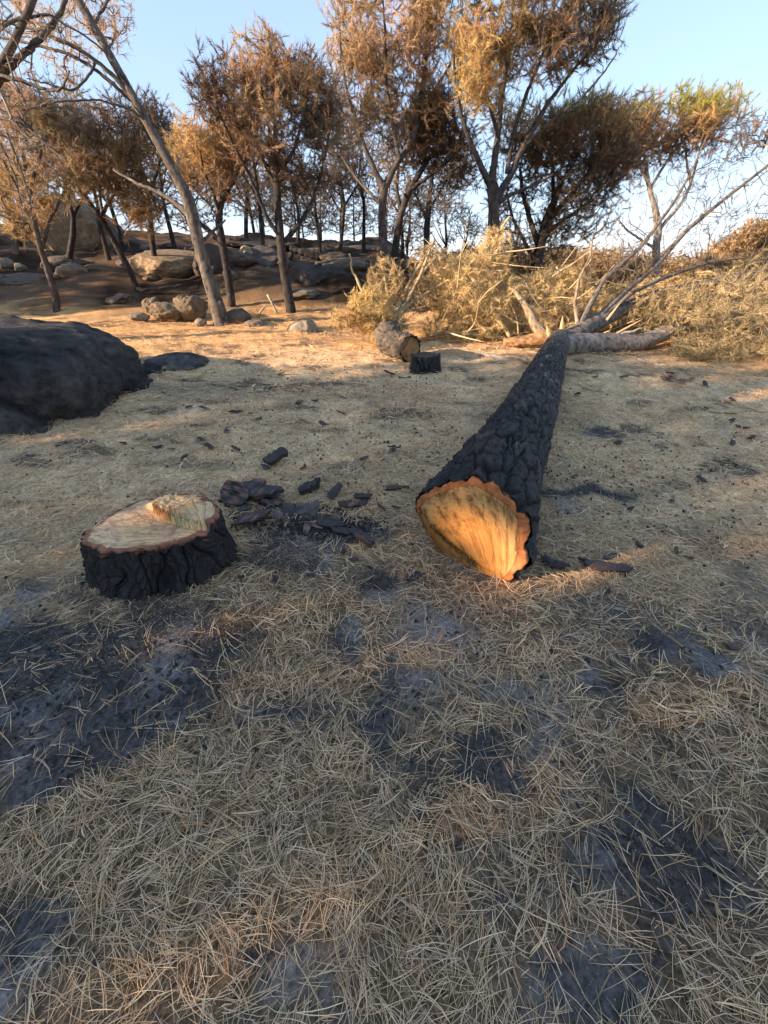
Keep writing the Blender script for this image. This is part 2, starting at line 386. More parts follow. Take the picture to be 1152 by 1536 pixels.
# ------------------------------------------------------------------ pine needles on the ground
def make_needles():
    mb = MB()
    def layer(rmin, rmax, dens, width, length, k, zmax, seed, amax=0.36 * math.pi):
        r_ = np.random.default_rng(seed)
        n = int(dens * 0.5 * (rmax ** 2 - rmin ** 2) * 2 * amax)
        r = np.sqrt(r_.uniform(rmin ** 2, rmax ** 2, n)); a = r_.uniform(-amax, amax, n)
        x = r * np.sin(a); y = r * np.cos(a) 
        m = litter(x, y)
        keep = r_.uniform(0, 1, n) < np.clip(0.10 + sstep(0.12, 0.85, m) * .90, 0, 1)
        x, y, m = x[keep], y[keep], m[keep]; n = len(x); p = np.stack([x, y], -1)
        flow = 2.6 * fbm(p * 1.6, 51, 2) + 1.9 * fbm(p * 5.0, 52, 2)
        yaw = flow * math.pi + r_.normal(0, 0.75, n)
        L = length * np.where(r_.uniform(0, 1, n) < .3, r_.uniform(.2, .6, n), r_.uniform(0.6, 1.35, n)); bend = r_.normal(0, 0.38, n) + 0.35 * np.sign(r_.normal(size=n)) * r_.uniform(0, 1, n) ** 2
        lift = r_.gamma(1.5, 0.10, n) * r_.choice([-1, 1], n) * 0.55
        z0 = H(x, y) + 0.010 * m + r_.beta(1.2, 2.2, n) * zmax * (0.25 + m)
        t = np.linspace(-.5, .5, k)
        ang = yaw[:, None] + bend[:, None] * t[None] * 1.6
        dx = np.cumsum(np.cos(ang), 1) * (L / k)[:, None]; dy = np.cumsum(np.sin(ang), 1) * (L / k)[:, None]
        X = x[:, None] + dx - dx.mean(1, keepdims=True); Y = y[:, None] + dy - dy.mean(1, keepdims=True)
        Z = z0[:, None] + lift[:, None] * t[None] * L[:, None] + (0.012 * r_.uniform(-1, 1, n))[:, None] * (1 - 4 * t[None] ** 2)
        Z = np.maximum(Z, H(X, Y) + 0.003)
        P = np.stack([X, Y, Z], -1)
        W = width * r_.uniform(0.5, 1.25, n)[:, None] * np.interp(np.linspace(0, 1, k), [0, .12, .75, 1], [.6, 1, .9, .3])[None]
        side = np.stack([-np.sin(yaw), np.cos(yaw), r_.normal(0, .35, n)], -1); side /= np.linalg.norm(side, axis=1, keepdims=True)
        q = r_.uniform(0, 1, n)[:, None]; b = r_.uniform(0.3, 1.15, n)[:, None] ** .6
        tan = np.array([0.90, 0.60, 0.335]); grey = np.array([0.78, 0.56, 0.36]); rust = np.array([0.66, 0.37, 0.18])
        rusty = sstep(0.15, 0.5, fbm(p * 1.5 + 7, 53, 3))[:, None]
        c = np.where(q < 0.42 - .2 * rusty, tan, np.where(q < 0.66 - .35 * rusty, grey, rust)) * b
        ribbons(mb, P, W, side, c)
        # the second needle of the pair, spreading from the same sheath
        sel = r_.uniform(0, 1, n) < 0.5
        if k >= 3:
            P2 = P[sel].copy(); o = P2[:, :1]; phi = r_.normal(0, .22, sel.sum()); v = P2 - o
            cs, sn = np.cos(phi)[:, None], np.sin(phi)[:, None]
            P2 = o + np.stack([v[..., 0] * cs - v[..., 1] * sn, v[..., 0] * sn + v[..., 1] * cs, v[..., 2] * .6], -1)
            P2[..., 2] = np.maximum(P2[..., 2], H(P2[..., 0], P2[..., 1]) + 0.003)
            ribbons(mb, P2, W[sel], side[sel], c[sel] * 0.95)
    layer(0.12, 1.3, 5600, 0.0016, 0.145, 5, 0.013, 1, 0.5 * math.pi)
    layer(1.3, 2.6, 3700, 0.0023, 0.145, 4, 0.014, 2, 0.33 * math.pi)
    layer(2.6, 5.0, 1500, 0.0040, 0.15, 3, 0.022, 3, 0.29 * math.pi)
    layer(5.0, 10.5, 430, 0.0075, 0.17, 3, 0.035, 4, 0.27 * math.pi)
    o = mb.build('pine_needles', M['needle'])
    print('needle faces', len(o.data.polygons))
    return tag(o, 'carpet of fallen dry pine needles over the ash', 'needles', kind='stuff')
make_needles()

# ------------------------------------------------------------------ the felled pine in front
def polar(poly, cen):
    q = np.asarray(poly, float) - cen; a = np.arctan2(q[:, 1], q[:, 0]); r = np.hypot(q[:, 0], q[:, 1]); o = np.argsort(a); a, r = a[o], r[o]
    def f(t):
        t = (np.asarray(t) + math.pi) % (2 * math.pi) - math.pi
        return np.interp(t, np.r_[a[-1] - 2 * math.pi, a, a[0] + 2 * math.pi], np.r_[r[-1], r, r[0]])
    return f
def bark_plates(S, TH, R0, su, sv, seed, depth, base, wear, wearc, stretch_seed=0):
    """plated bark: Voronoi plates with deep cracks. su = plate length (m), sv = plate width (m)"""
    nu = max(5, int(round(2 * math.pi * float(np.mean(R0)) / sv)))
    u = TH / (2 * math.pi) * nu; v = S / su
    q = np.stack([u * 1.3, v * 1.3], -1)
    u2 = u + 0.35 * (vnoise(np.stack([np.cos(TH) * nu * .35, np.sin(TH) * nu * .35, v * 1.6], -1), seed + 3))
    v2 = v + 0.45 * (vnoise(np.stack([np.cos(TH) * nu * .3, np.sin(TH) * nu * .3, v * 1.2 + 9], -1), seed + 4))
    f1, f2, cid = voro(u2 % nu, v2, nu, seed)
    crack = sstep(0.02, 0.17, f2 - f1)
    q3 = np.stack([np.cos(TH) * R0, np.sin(TH) * R0, S * .45], -1)
    fine = fbm(q3 * 45, seed + 8, 3); strat = np.abs(vnoise(q3 * np.array([26, 26, 60.0]), seed + 9))
    f1b, f2b, cidb = voro((u2 * 2) % (2 * nu), v2 * 2.3, 2 * nu, seed + 11); ck2 = sstep(.02, .2, f2b - f1b)
    d = depth * (crack * (0.45 + 0.75 * cid) - 0.75) + depth * 0.55 * fine - depth * 0.45 * strat * crack + depth * .60 * ck2 * crack * (cidb - .3)
    c = np.asarray(base)[None, None] * (0.45 + 0.55 * crack + 0.5 * fine + 0.45 * (cid - .5))[..., None]
    w = sstep(0, 0.1, wear - _hash((cid * 9999).astype(np.int64), np.zeros_like(cid).astype(np.int64), np.zeros_like(cid).astype(np.int64), seed + 5)) * sstep(0.12, 0.4, f2 - f1 + 0.25 * fine)
    c = c * (1 - w[..., None]) + np.asarray(wearc)[None, None] * (0.8 + 0.7 * fine)[..., None] * w[..., None]
    return d, np.clip(c, 0.004, 1)

def tuft_cloud(mb, P, D, nb, length, width, cols, seed, spread=0.9, mi=1, droop=0.0, back=0.12):
    """needle tufts: nb slim triangles fanning from the last stretch of each twig"""
    r_ = np.random.default_rng(seed); n = len(P)
    if n == 0: return
    P = np.repeat(P, nb, 0); Dm = np.repeat(D, nb, 0); c = np.repeat(cols, nb, 0)
    B = P - Dm * r_.uniform(0, back, (n * nb, 1))
    v = Dm + spread * rvec(n * nb, r_) * r_.uniform(.3, 1, (n * nb, 1)); v[:, 2] -= droop
    v /= np.linalg.norm(v, axis=1, keepdims=True)
    s = np.cross(v, rvec(n * nb, r_)); s /= np.linalg.norm(s, axis=1, keepdims=True) + 1e-9
    L = length * r_.uniform(.6, 1.2, (n * nb, 1)); w = width * r_.uniform(.7, 1.3, (n * nb, 1)) * .5
    V = np.stack([B - s * w, B + s * w, B + v * L], 1).reshape(-1, 3)
    f3 = np.arange(n * nb * 3).reshape(-1, 3)
    cc = c * r_.uniform(.7, 1.25, (n * nb, 1))
    mb.add(V, f3, None, np.repeat(cc, 3, 0), mi)

def grow(nodes, parent, targets, seed, sag=0.0, jitter=0.06, steps=3, upbias=0.25):
    """connect every target to the nearest point of the growing skeleton; returns nodes, parents, end ids"""
    r_ = np.random.default_rng(seed)
    cap = len(nodes) + len(targets) * steps + 8
    Nn = np.zeros((cap, 3)); Nn[:len(nodes)] = nodes; par = np.full(cap, -1); par[:len(parent)] = parent; n = len(nodes); ends = []
    ax = Nn[:n]
    d0 = np.array([np.min(np.sum((ax - t) ** 2, 1)) for t in targets]); order = np.argsort(d0 + 0.15 * r_.uniform(0, 1, len(targets)))
    for k in order:
        t = targets[k]; v = t - Nn[:n]; d = np.linalg.norm(v, axis=1)
        cost = d * (1 + upbias * np.clip(-v[:, 2] / (d + 1e-6), -0.6, 1))
        i = int(np.argmin(cost)); a = Nn[i]; L = d[i]
        if par[i] >= 0:
            pd = a - Nn[par[i]]; pd = pd / (np.linalg.norm(pd) + 1e-9)
        else: pd = np.array([0, 0, 1.0])
        ctrl = a + pd * L * 0.35 + np.array([0, 0, -sag * L]) + r_.normal(0, jitter, 3) * L
        last = i
        for s in range(1, steps + 1):
            f = s / steps
            q = (1 - f) ** 2 * a + 2 * f * (1 - f) * ctrl + f * f * t + (r_.normal(0, 0.02, 3) * L if s < steps else 0)
            Nn[n] = q; par[n] = last; last = n; n += 1
        ends.append(last)
    return Nn[:n], par[:n], np.array(ends, int), order

def crown_mesh(skel, targets, tcol, seed, nb=22, nlen=0.14, nwid=0.010, twig=(0.10, 0.085, 0.07), sag=0.0, spread=0.9, droop=0.0, rbase=0.0035, rexp=0.42, n_fixed=0, bare=None, jitter=.10, steps=2, upbias=0.25, plume=False):
    """twigs (material 0) and needles (material 1) of one crown, world coordinates"""
    nodes, par = skel
    Nn, pr, ends, order = grow(nodes, par, targets, seed, sag, steps=steps, jitter=jitter, upbias=upbias)
    k0 = len(nodes); cnt = np.zeros(len(Nn)); cnt[ends] = 1
    for i in range(len(Nn) - 1, k0 - 1, -1): cnt[pr[i]] += cnt[i]
    idx = np.arange(k0, len(Nn)); r = rbase * np.maximum(cnt, 1) ** rexp
    mb = MB(); r_ = np.random.default_rng(seed + 1)
    p = pr[idx]; rp = np.where(p >= k0, r[p], r[idx] * 1.15)
    tc = np.asarray(twig) * r_.uniform(.7, 1.3, (len(idx), 1))
    sticks(mb, Nn[p], Nn[idx], np.minimum(rp, r[idx] * 1.6), r[idx], tc, 0)
    D = Nn[ends] - Nn[pr[ends]]; D /= np.linalg.norm(D, axis=1, keepdims=True) + 1e-9
    keep = np.ones(len(ends), bool) if bare is None else r_.uniform(0, 1, len(ends)) > bare
    if plume: D = D + np.array([0, 0, .2]); D /= np.linalg.norm(D, axis=1, keepdims=True)
    tuft_cloud(mb, Nn[ends][keep] + D[keep] * (.12 if plume else 0), D[keep], nb, nlen, nwid, tcol[order][keep], seed + 2, spread, 1, droop, 0.26 if plume else .12)
    if plume: return mb
    # half-way tufts thicken the spray
    mids = pr[ends][keep]; Dm = D[keep]
    tuft_cloud(mb, Nn[mids], Dm, max(3, nb // 3), nlen, nwid, tcol[order][keep] * .9, seed + 3, spread, 1, droop, 0.2)
    return mb

def ell(n, cen, rad, seed, shell=0.55, flat_bottom=False):
    r_ = np.random.default_rng(seed); v = rvec(n, r_); q = r_.uniform(0, 1, n) ** (1 / 3.0)
    q = shell * (1 - 0.35 * r_.uniform(0, 1, n) ** 2) + (1 - shell) * q
    return np.asarray(cen) + v * q[:, None] * np.asarray(rad)

AX = np.array([0.405, 0.905, 0.028]); AX /= np.linalg.norm(AX)
def felled_pine():
    P0 = np.array([0.575, 1.72, 0.13]); n = -AX.copy(); n[2] = 0.13; n /= np.linalg.norm(n)
    g = np.array([0.58, 1.72, 0]); g[2] = H1(g[0], g[1])
    root = empty('felled_pine', g, 'long felled pine trunk with charred black bark and fresh orange cut end facing the viewer', 'felled tree')
    b = np.array([0, 0, 1.0]); b -= n * (b @ n); b /= np.linalg.norm(b); a = np.cross(b, n)       # a to the right, b up in the cut plane
    def crop(l): return [on_plane(600 + x / 4.8, 690 + y / 4.8, P0, n) for x, y in l]
    wood_px = [(150, 318), (240, 255), (310, 228), (380, 207), (480, 182), (545, 185), (640, 235), (730, 290), (822, 372), (850, 480), (860, 600), (840, 690), (795, 790), (722, 868), (660, 905), (590, 910), (510, 905), (425, 845), (330, 765), (250, 670), (180, 575), (148, 480), (136, 400)]
    out_px = [(128, 242), (180, 236), (206, 250), (240, 188), (300, 205), (305, 172), (345, 153), (372, 170), (440, 150), (480, 165), (490, 128), (530, 116), (575, 150), (600, 178), (645, 146), (722, 184), (726, 250), (775, 265), (826, 298), (832, 385), (915, 384), (946, 480), (940, 560), (888, 600), (884, 640), (936, 680), (940, 762), (895, 790), (800, 806), (845, 885), (790, 892), (722, 905), (690, 935), (600, 925), (505, 915), (415, 858), (315, 775), (235, 680), (165, 580), (128, 490), (104, 410), (102, 345), (120, 300)]
    W3 = np.array(crop(wood_px)); O3 = np.array(crop(out_px)); cen = W3.mean(0)
    to2 = lambda Q: np.stack([(Q - cen) @ a, (Q - cen) @ b], -1)
    w2, o2 = to2(W3), to2(O3)
    fw = polar(w2, (0, 0)); fo = polar(o2, (0, 0))
    tg = np.linspace(-math.pi, math.pi, 721)[:-1]; rg = fo(tg); rs = sum(np.roll(rg, k_) for k_ in range(-16, 17)) / 33; rb = .5 * rg + .5 * rs
    fo = lambda t_: np.interp((np.asarray(t_) + math.pi) % (2 * math.pi) - math.pi, np.r_[tg, math.pi], np.r_[rb, rb[0]])      # bark edge, its notches half worn down
    Rm = float(np.mean(fo(np.linspace(-3.14, 3.14, 90))))
    # --- end grain with the notch facet and the torn hinge
    hin = to2(np.array(crop([(140, 330), (270, 515), (365, 600), (470, 690), (600, 760), (700, 800)])))      # line of the hinge
    def face_depth(q):
        # signed distance below the hinge line
        x = q[..., 0]; yl = np.interp(x, hin[:, 0], hin[:, 1]); s = (q[..., 1] - yl)
        low = np.clip(-s, 0, 1)
        d = -0.55 * low * sstep(0, 0.02, -s) * (1 - 0.45 * sstep(hin[2, 0], hin[4, 0], x))          # notch facet leans back into the trunk
        rough = fbm(np.stack([q[..., 0] * 90, q[..., 1] * 30], -1), 71, 3)
        hinge = np.exp(-((s + 0.030) / 0.027) ** 2) * sstep(hin[1, 0] - .03, hin[1, 0] + .02, x) * (1 - sstep(hin[3, 0], hin[4, 0] + .03, x))
        d = d - hinge * (0.045 + 0.025 * rough)
        d = d + 0.0025 * fbm(np.stack([q[..., 0] * 60 + q[..., 1] * 40, q[..., 1] * 8 - q[..., 0] * 8], -1), 72, 3)
        return d
    nr, nt_ = 56, 220; th = np.linspace(-math.pi, math.pi, nt_, endpoint=False); rr = np.linspace(0, 1, nr) ** 0.8
    RR, TT = np.meshgrid(rr, th, indexing='ij'); q = np.stack([RR * fw(TT) * np.cos(TT), RR * fw(TT) * np.sin(TT)], -1)
    V = cen + q[..., :1] * a + q[..., 1:] * b + face_depth(q)[..., None] * n
    i, j = np.meshgrid(np.arange(nr - 1), np.arange(nt_), indexing='ij'); j2 = (j + 1) % nt_
    f4 = np.stack([i * nt_ + j, (i + 1) * nt_ + j, (i + 1) * nt_ + j2, i * nt_ + j2], -1).reshape(-1, 4)
    mb = MB(); mb.add(V.reshape(-1, 3), None, f4, (.6, .4, .2), pc=np.concatenate([q, np.zeros(q.shape[:2] + (1,))], -1).reshape(-1, 3))
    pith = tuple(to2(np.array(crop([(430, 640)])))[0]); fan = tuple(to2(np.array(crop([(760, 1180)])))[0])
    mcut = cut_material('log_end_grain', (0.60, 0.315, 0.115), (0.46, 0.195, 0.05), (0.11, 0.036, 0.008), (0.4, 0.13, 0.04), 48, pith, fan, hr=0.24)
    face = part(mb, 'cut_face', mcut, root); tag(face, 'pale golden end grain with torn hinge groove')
    # torn fibres standing in the hinge groove
    r_ = np.random.default_rng(5); k = 420; tt = r_.uniform(0.12, 0.72, k)
    hx = np.interp(tt, np.linspace(0, 1, len(hin)), hin[:, 0]); hy = np.interp(tt, np.linspace(0, 1, len(hin)), hin[:, 1]) - r_.uniform(0.0, 0.05, k)
    qq = np.stack([hx, hy], -1); B0 = cen + qq[:, :1] * a + qq[:, 1:] * b + (face_depth(qq) - 0.004)[:, None] * n
    D = n + 0.35 * rvec(k, r_) + np.array([0, 0, .15]); mb = MB()
    cc = np.where(r_.uniform(0, 1, (k, 1)) < .5, np.array([[.30, .14, .05]]), np.array([[.58, .40, .17]])) * r_.uniform(.6, 1.2, (k, 1))
    sticks(mb, B0, B0 + D * r_.uniform(.004, .028, (k, 1)), r_.uniform(.0015, .004, k), r_.uniform(.0004, .0015, k), cc)
    part(mb, 'torn_fibre', M['wood'], face)
    # --- orange inner bark ring
    nt2 = 420; th = np.linspace(-math.pi, math.pi, nt2, endpoint=False); rows = np.linspace(0, 1, 7)
    RI = fw(th) * 0.99; RO = np.maximum(fo(th) * (1 + 0.05 * fbm(np.stack([np.cos(th) * 11, np.sin(th) * 11], -1), 75, 4)), RI + 0.006)
    Rg = RI[None] + (RO - RI)[None] * rows[:, None]
    q = np.stack([Rg * np.cos(th), Rg * np.sin(th)], -1)
    dep = face_depth(q) + 0.004 + 0.009 * fbm(q * 40, 76, 4)
    dep[-1] -= 0.05; q[-1] *= 0.985
    V = cen + q[..., :1] * a + q[..., 1:] * b + dep[..., None] * n
    i, j = np.meshgrid(np.arange(6), np.arange(nt2), indexing='ij'); j2 = (j + 1) % nt2
    f4 = np.stack([i * nt2 + j, (i + 1) * nt2 + j, (i + 1) * nt2 + j2, i * nt2 + j2], -1).reshape(-1, 4)
    cr = np.array([0.43, 0.14, 0.05]) * (1 + 0.55 * fbm(q * np.array([38, 38]), 77, 4) + .10 * np.sin(th * 140)[None])[..., None]; cr[0] *= .6; cr[-1] *= 0.15
    mb = MB(); mb.add(V.reshape(-1, 3), None, f4, cr.reshape(-1, 3)); ib = part(mb, 'inner_bark', M['wood'], root); tag(ib, 'ragged orange ring of inner bark')
    # --- trunk with plated charred bark
    fork = at(842, 512, 6.75); fork[2] = H1(fork[0], fork[1]) + 0.22
    c0 = cen - n * 0.0; L = np.linalg.norm(fork - c0)
    s = np.linspace(0, 1, 500) ** 1.12; path = c0[None] + (fork - c0)[None] * s[:, None]
    zg = H(path[:, 0], path[:, 1]); rad_s = np.interp(s, [0, .12, .3, .5, .7, .92, 1], [Rm, .256, .230, .203, .183, .165, .155])
    path[:, 2] = np.where(s > .08, np.maximum(path[:, 2], 0), path[:, 2])
    bl = sstep(0.0, 0.3, s); path[:, 2] = path[:, 2] * (1 - bl) + (zg + rad_s * 0.93) * bl
    path[:, 0] += 0.02 * np.sin(s * 5.5) * bl
    T = np.gradient(path, axis=0); T /= np.linalg.norm(T, axis=1, keepdims=True)
    T0 = -n; mixn = sstep(0, .06, s)[:, None]; T = T0 * (1 - mixn) + T * mixn; T /= np.linalg.norm(T, axis=1, keepdims=True)
    Bv = np.array([0, 0, 1.0]) - T * T[:, 2:3]; Bv /= np.linalg.norm(Bv, axis=1, keepdims=True); Av = np.cross(Bv, -T)
    nth = 200; th = np.linspace(-math.pi, math.pi, nth, endpoint=False)
    S, TH = np.meshgrid(s * L, th, indexing='ij'); R0 = np.repeat(rad_s[:, None], nth, 1)
    ro = fo(th)[None] * (1 + 0.02) ; kb = sstep(0, .7, S); R0 = ro * (1 - kb) + R0 * kb
    base = np.array([0.027, 0.0245, 0.0235])
    su = 0.17; 
    d1, c1 = bark_plates(S, TH, R0, .27, .075, 81, 0.030, base, 0.24, (0.13, 0.09, 0.072))
    d2, c2 = bark_plates(S, TH, R0, .13, .048, 82, 0.017, base * 1.4, 0.26, (0.17, 0.135, 0.11))
    d3, c3 = bark_plates(S, TH, R0, .055, .032, 83, 0.009, np.array([0.15, 0.125, 0.10]), 0.15, (0.27, 0.21, 0.16))
    k12 = sstep(1.0, 2.4, S + .3 * fbm(np.stack([S, TH], -1), 84, 2)); k23 = sstep(L - 1.7, L - 0.3, S + .35 * fbm(np.stack([S * 3, TH], -1), 85, 3))
    d = d1 * (1 - k12) + d2 * k12; c = c1 * (1 - k12)[..., None] + c2 * k12[..., None]
    d = d * (1 - k23) + d3 * k23; c = c * (1 - k23)[..., None] + c3 * k23[..., None]
    edge = sstep(0, .03, S); R = R0 + d * (0.4 + .6 * edge)
    V = path[:, None] + R[..., None] * (np.cos(TH)[..., None] * Av[:, None] + np.sin(TH)[..., None] * Bv[:, None])
    back = -(1 - sstep(0, .02, S)) * (0.012 + 0.012 * (fbm(np.stack([np.cos(TH) * 6, np.sin(TH) * 6], -1), 86, 2))); 
    V = V - n * 0 + n[None, None] * back[..., None]
    V[0] += (face_depth(np.stack([fo(th) * np.cos(th), fo(th) * np.sin(th)], -1)) * 1.0)[:, None] * n
    for k_ in range(1, 40):
        w_ = 1 - k_ / 40; V[k_] += (face_depth(np.stack([fo(th) * np.cos(th), fo(th) * np.sin(th)], -1)) * w_)[:, None] * n
    nrow = len(s); i, j = np.meshgrid(np.arange(nrow - 1), np.arange(nth), indexing='ij'); j2 = (j + 1) % nth
    f4 = np.stack([i * nth + j, i * nth + j2, (i + 1) * nth + j2, (i + 1) * nth + j], -1).reshape(-1, 4)
    mb = MB(); mb.add(V.reshape(-1, 3), None, f4, c.reshape(-1, 3)); tr = part(mb, 'trunk', M['char'], root); tag(tr, 'charred black plated bark greying towards the fork')
    # --- limbs beyond the fork: (px, py, distance Y, width px)
    F = path[-1]
    limbs = [
        ([(826, 552, 6.25, 26), (836, 534, 6.5, 34), (850, 513, 6.8, 36), (880, 490, 7.1, 30), (925, 468, 7.5, 26), (985, 443, 7.9, 20), (1060, 425, 8.3, 14), (1152, 405, 8.8, 9)], 'grey'),
        ([(822, 556, 6.2, 20), (840, 545, 6.4, 30), (868, 535, 6.6, 29), (910, 527, 6.7, 27), (960, 516, 6.8, 24), (1010, 496, 7.0, 20), (1060, 480, 7.2, 16), (1130, 468, 7.4, 11), (1200, 460, 7.6, 7)], 'scaly'),
        ([(845, 515, 6.75, 30), (815, 507, 6.8, 24), (785, 512, 6.85, 19), (755, 515, 6.9, 15)], 'orange'),
        ([(825, 510, 6.8, 20), (803, 490, 6.9, 17), (795, 470, 7.0, 14), (783, 450, 7.1, 9), (770, 435, 7.2, 5)], 'tan'),
        ([(862, 503, 6.9, 18), (878, 470, 7.1, 14), (905, 420, 7.4, 11), (960, 372, 7.8, 9), (1010, 305, 8.2, 7), (1035, 262, 8.4, 5), (1060, 205, 8.6, 3)], 'grey'),
        ([(885, 487, 7.1, 16), (935, 440, 7.5, 13), (985, 398, 7.9, 11), (1030, 345, 8.2, 10), (1085, 300, 8.5, 8), (1152, 248, 8.8, 6), (1230, 180, 9.2, 3)], 'grey'),
        ([(900, 478, 7.2, 12), (950, 438, 7.5, 9), (1000, 415, 7.9, 8), (1060, 395, 8.3, 5), (1130, 385, 8.7, 3)], 'grey'),
        ([(868, 495, 6.95, 10), (862, 455, 7.1, 8), (868, 420, 7.2, 6), (885, 385, 7.4, 4), (890, 350, 7.5, 3)], 'tan'),
    ]
    cols = dict(grey=(.17, .145, .12), scaly=(.25, .205, .165), orange=(.30, .165, .08), tan=(.27, .20, .13))
    skel_n, skel_p = [], []
    for l, kind in limbs:
        pts = np.array([np.r_[at(px, py, Y), 0] for px, py, Y, w in l])
        for t_, (px, py, Y, w) in enumerate(l): pts[t_, 3] = (.98 if kind == 'scaly' else .62 if l[0][3] < 20 else .85) * rad_px(w, pts[t_, :3])
        zg = H(pts[:, 0], pts[:, 1]); pts[:, 2] = np.maximum(pts[:, 2], zg + pts[:, 3] * .9)
        Q = resample(pts, 0.035); mb = MB()
        sc = 0.05 if kind in ('scaly', 'grey') else .08
        tube(mb, Q[:, :3], Q[:, 3], 22, disp=lambda S_, T_, R_: bark_plates(S_, T_, R_, sc, .035, 90 + len(skel_n), .006, cols[kind], .12, tuple(min(1, x * 1.9) for x in cols[kind])))
        part(mb, 'limb', M['bark'], root)
        m0 = len(skel_n); step = 4
        for t_, p_ in enumerate(Q[::step, :3]): skel_n.append(p_); skel_p.append(m0 + t_ - 1 if t_ else -1)
    # broken splinters at the fork
    for px, py, Y, dx, dy, w in [(842, 508, 6.72, 2, -34, 9), (826, 512, 6.7, -6, -24, 8), (735, 545, 6.5, 34, -12, 12), (752, 552, 6.45, 8, -26, 14), (910, 480, 6.9, 22, -28, 4), (925, 500, 6.9, 40, -22, 4)]:
        p0 = at(px, py, Y); p1 = at(px + dx, py + dy, Y + .05); mb = MB(); tube(mb, np.linspace(p0, p1, 4), rad_px(w, p0) * np.array([1, .9, .6, .08]), 5, (.5, .33, .17)); part(mb, 'splinter', M['wood'], root, smooth=False)
    # --- crown lying at the far right, drab green-brown, and fans of bare twigs against the sky
    T_, C_ = [], []
    def blob(n_, px, py, Y, rx, ry, rd, col, seed):
        cpt = at(px, py, Y); dpt = depth_of(cpt); t = ell(n_, cpt, (rx * dpt / F_PX, rd, ry * dpt / F_PX), seed, .45)
        t[:, 2] = np.maximum(t[:, 2], H(t[:, 0], t[:, 1]) + .05); T_.append(t); C_.append(np.asarray(col) * np.random.default_rng(seed).uniform(.75, 1.25, (n_, 1)))
    blob(420, 1110, 500, 6.6, 100, 45, .7, (.54, .42, .225), 1); blob(300, 1090, 455, 7.2, 110, 40, .8, (.5, .39, .22), 2); blob(260, 1010, 470, 7.4, 80, 35, .6, (.48, .37, .2), 3)
    blob(230, 1180, 430, 7.6, 80, 70, .8, (.5, .39, .22), 4); blob(150, 1060, 530, 6.3, 60, 25, .4, (.44, .35, .19), 5)
    mb = crown_mesh((np.array(skel_n), np.array(skel_p)), np.concatenate(T_), np.concatenate(C_), 33, nb=16, nlen=.13, nwid=.0075, twig=(.16, .13, .1), sag=.1, upbias=0.0)
    part(mb, 'crown', [M['bark'], M['leafneedle']], root)
    T_, C_ = [], []
    blob(420, 1000, 330, 8.1, 105, 80, .6, (.2, .15, .11), 6); blob(380, 1085, 300, 8.4, 85, 85, .6, (.2, .15, .11), 7); blob(220, 930, 400, 7.6, 60, 40, .5, (.2, .15, .1), 8); blob(220, 1110, 370, 8.5, 70, 60, .6, (.2, .16, .11), 9)
    mb = crown_mesh((np.array(skel_n), np.array(skel_p)), np.concatenate(T_), np.concatenate(C_), 34, nb=6, nlen=.11, nwid=.005, twig=(.19, .155, .12), sag=.05, bare=.5, rbase=.0018, upbias=.3, jitter=.03)
    part(mb, 'twigs', [M['bark'], M['leafneedle']], root)
felled_pine()

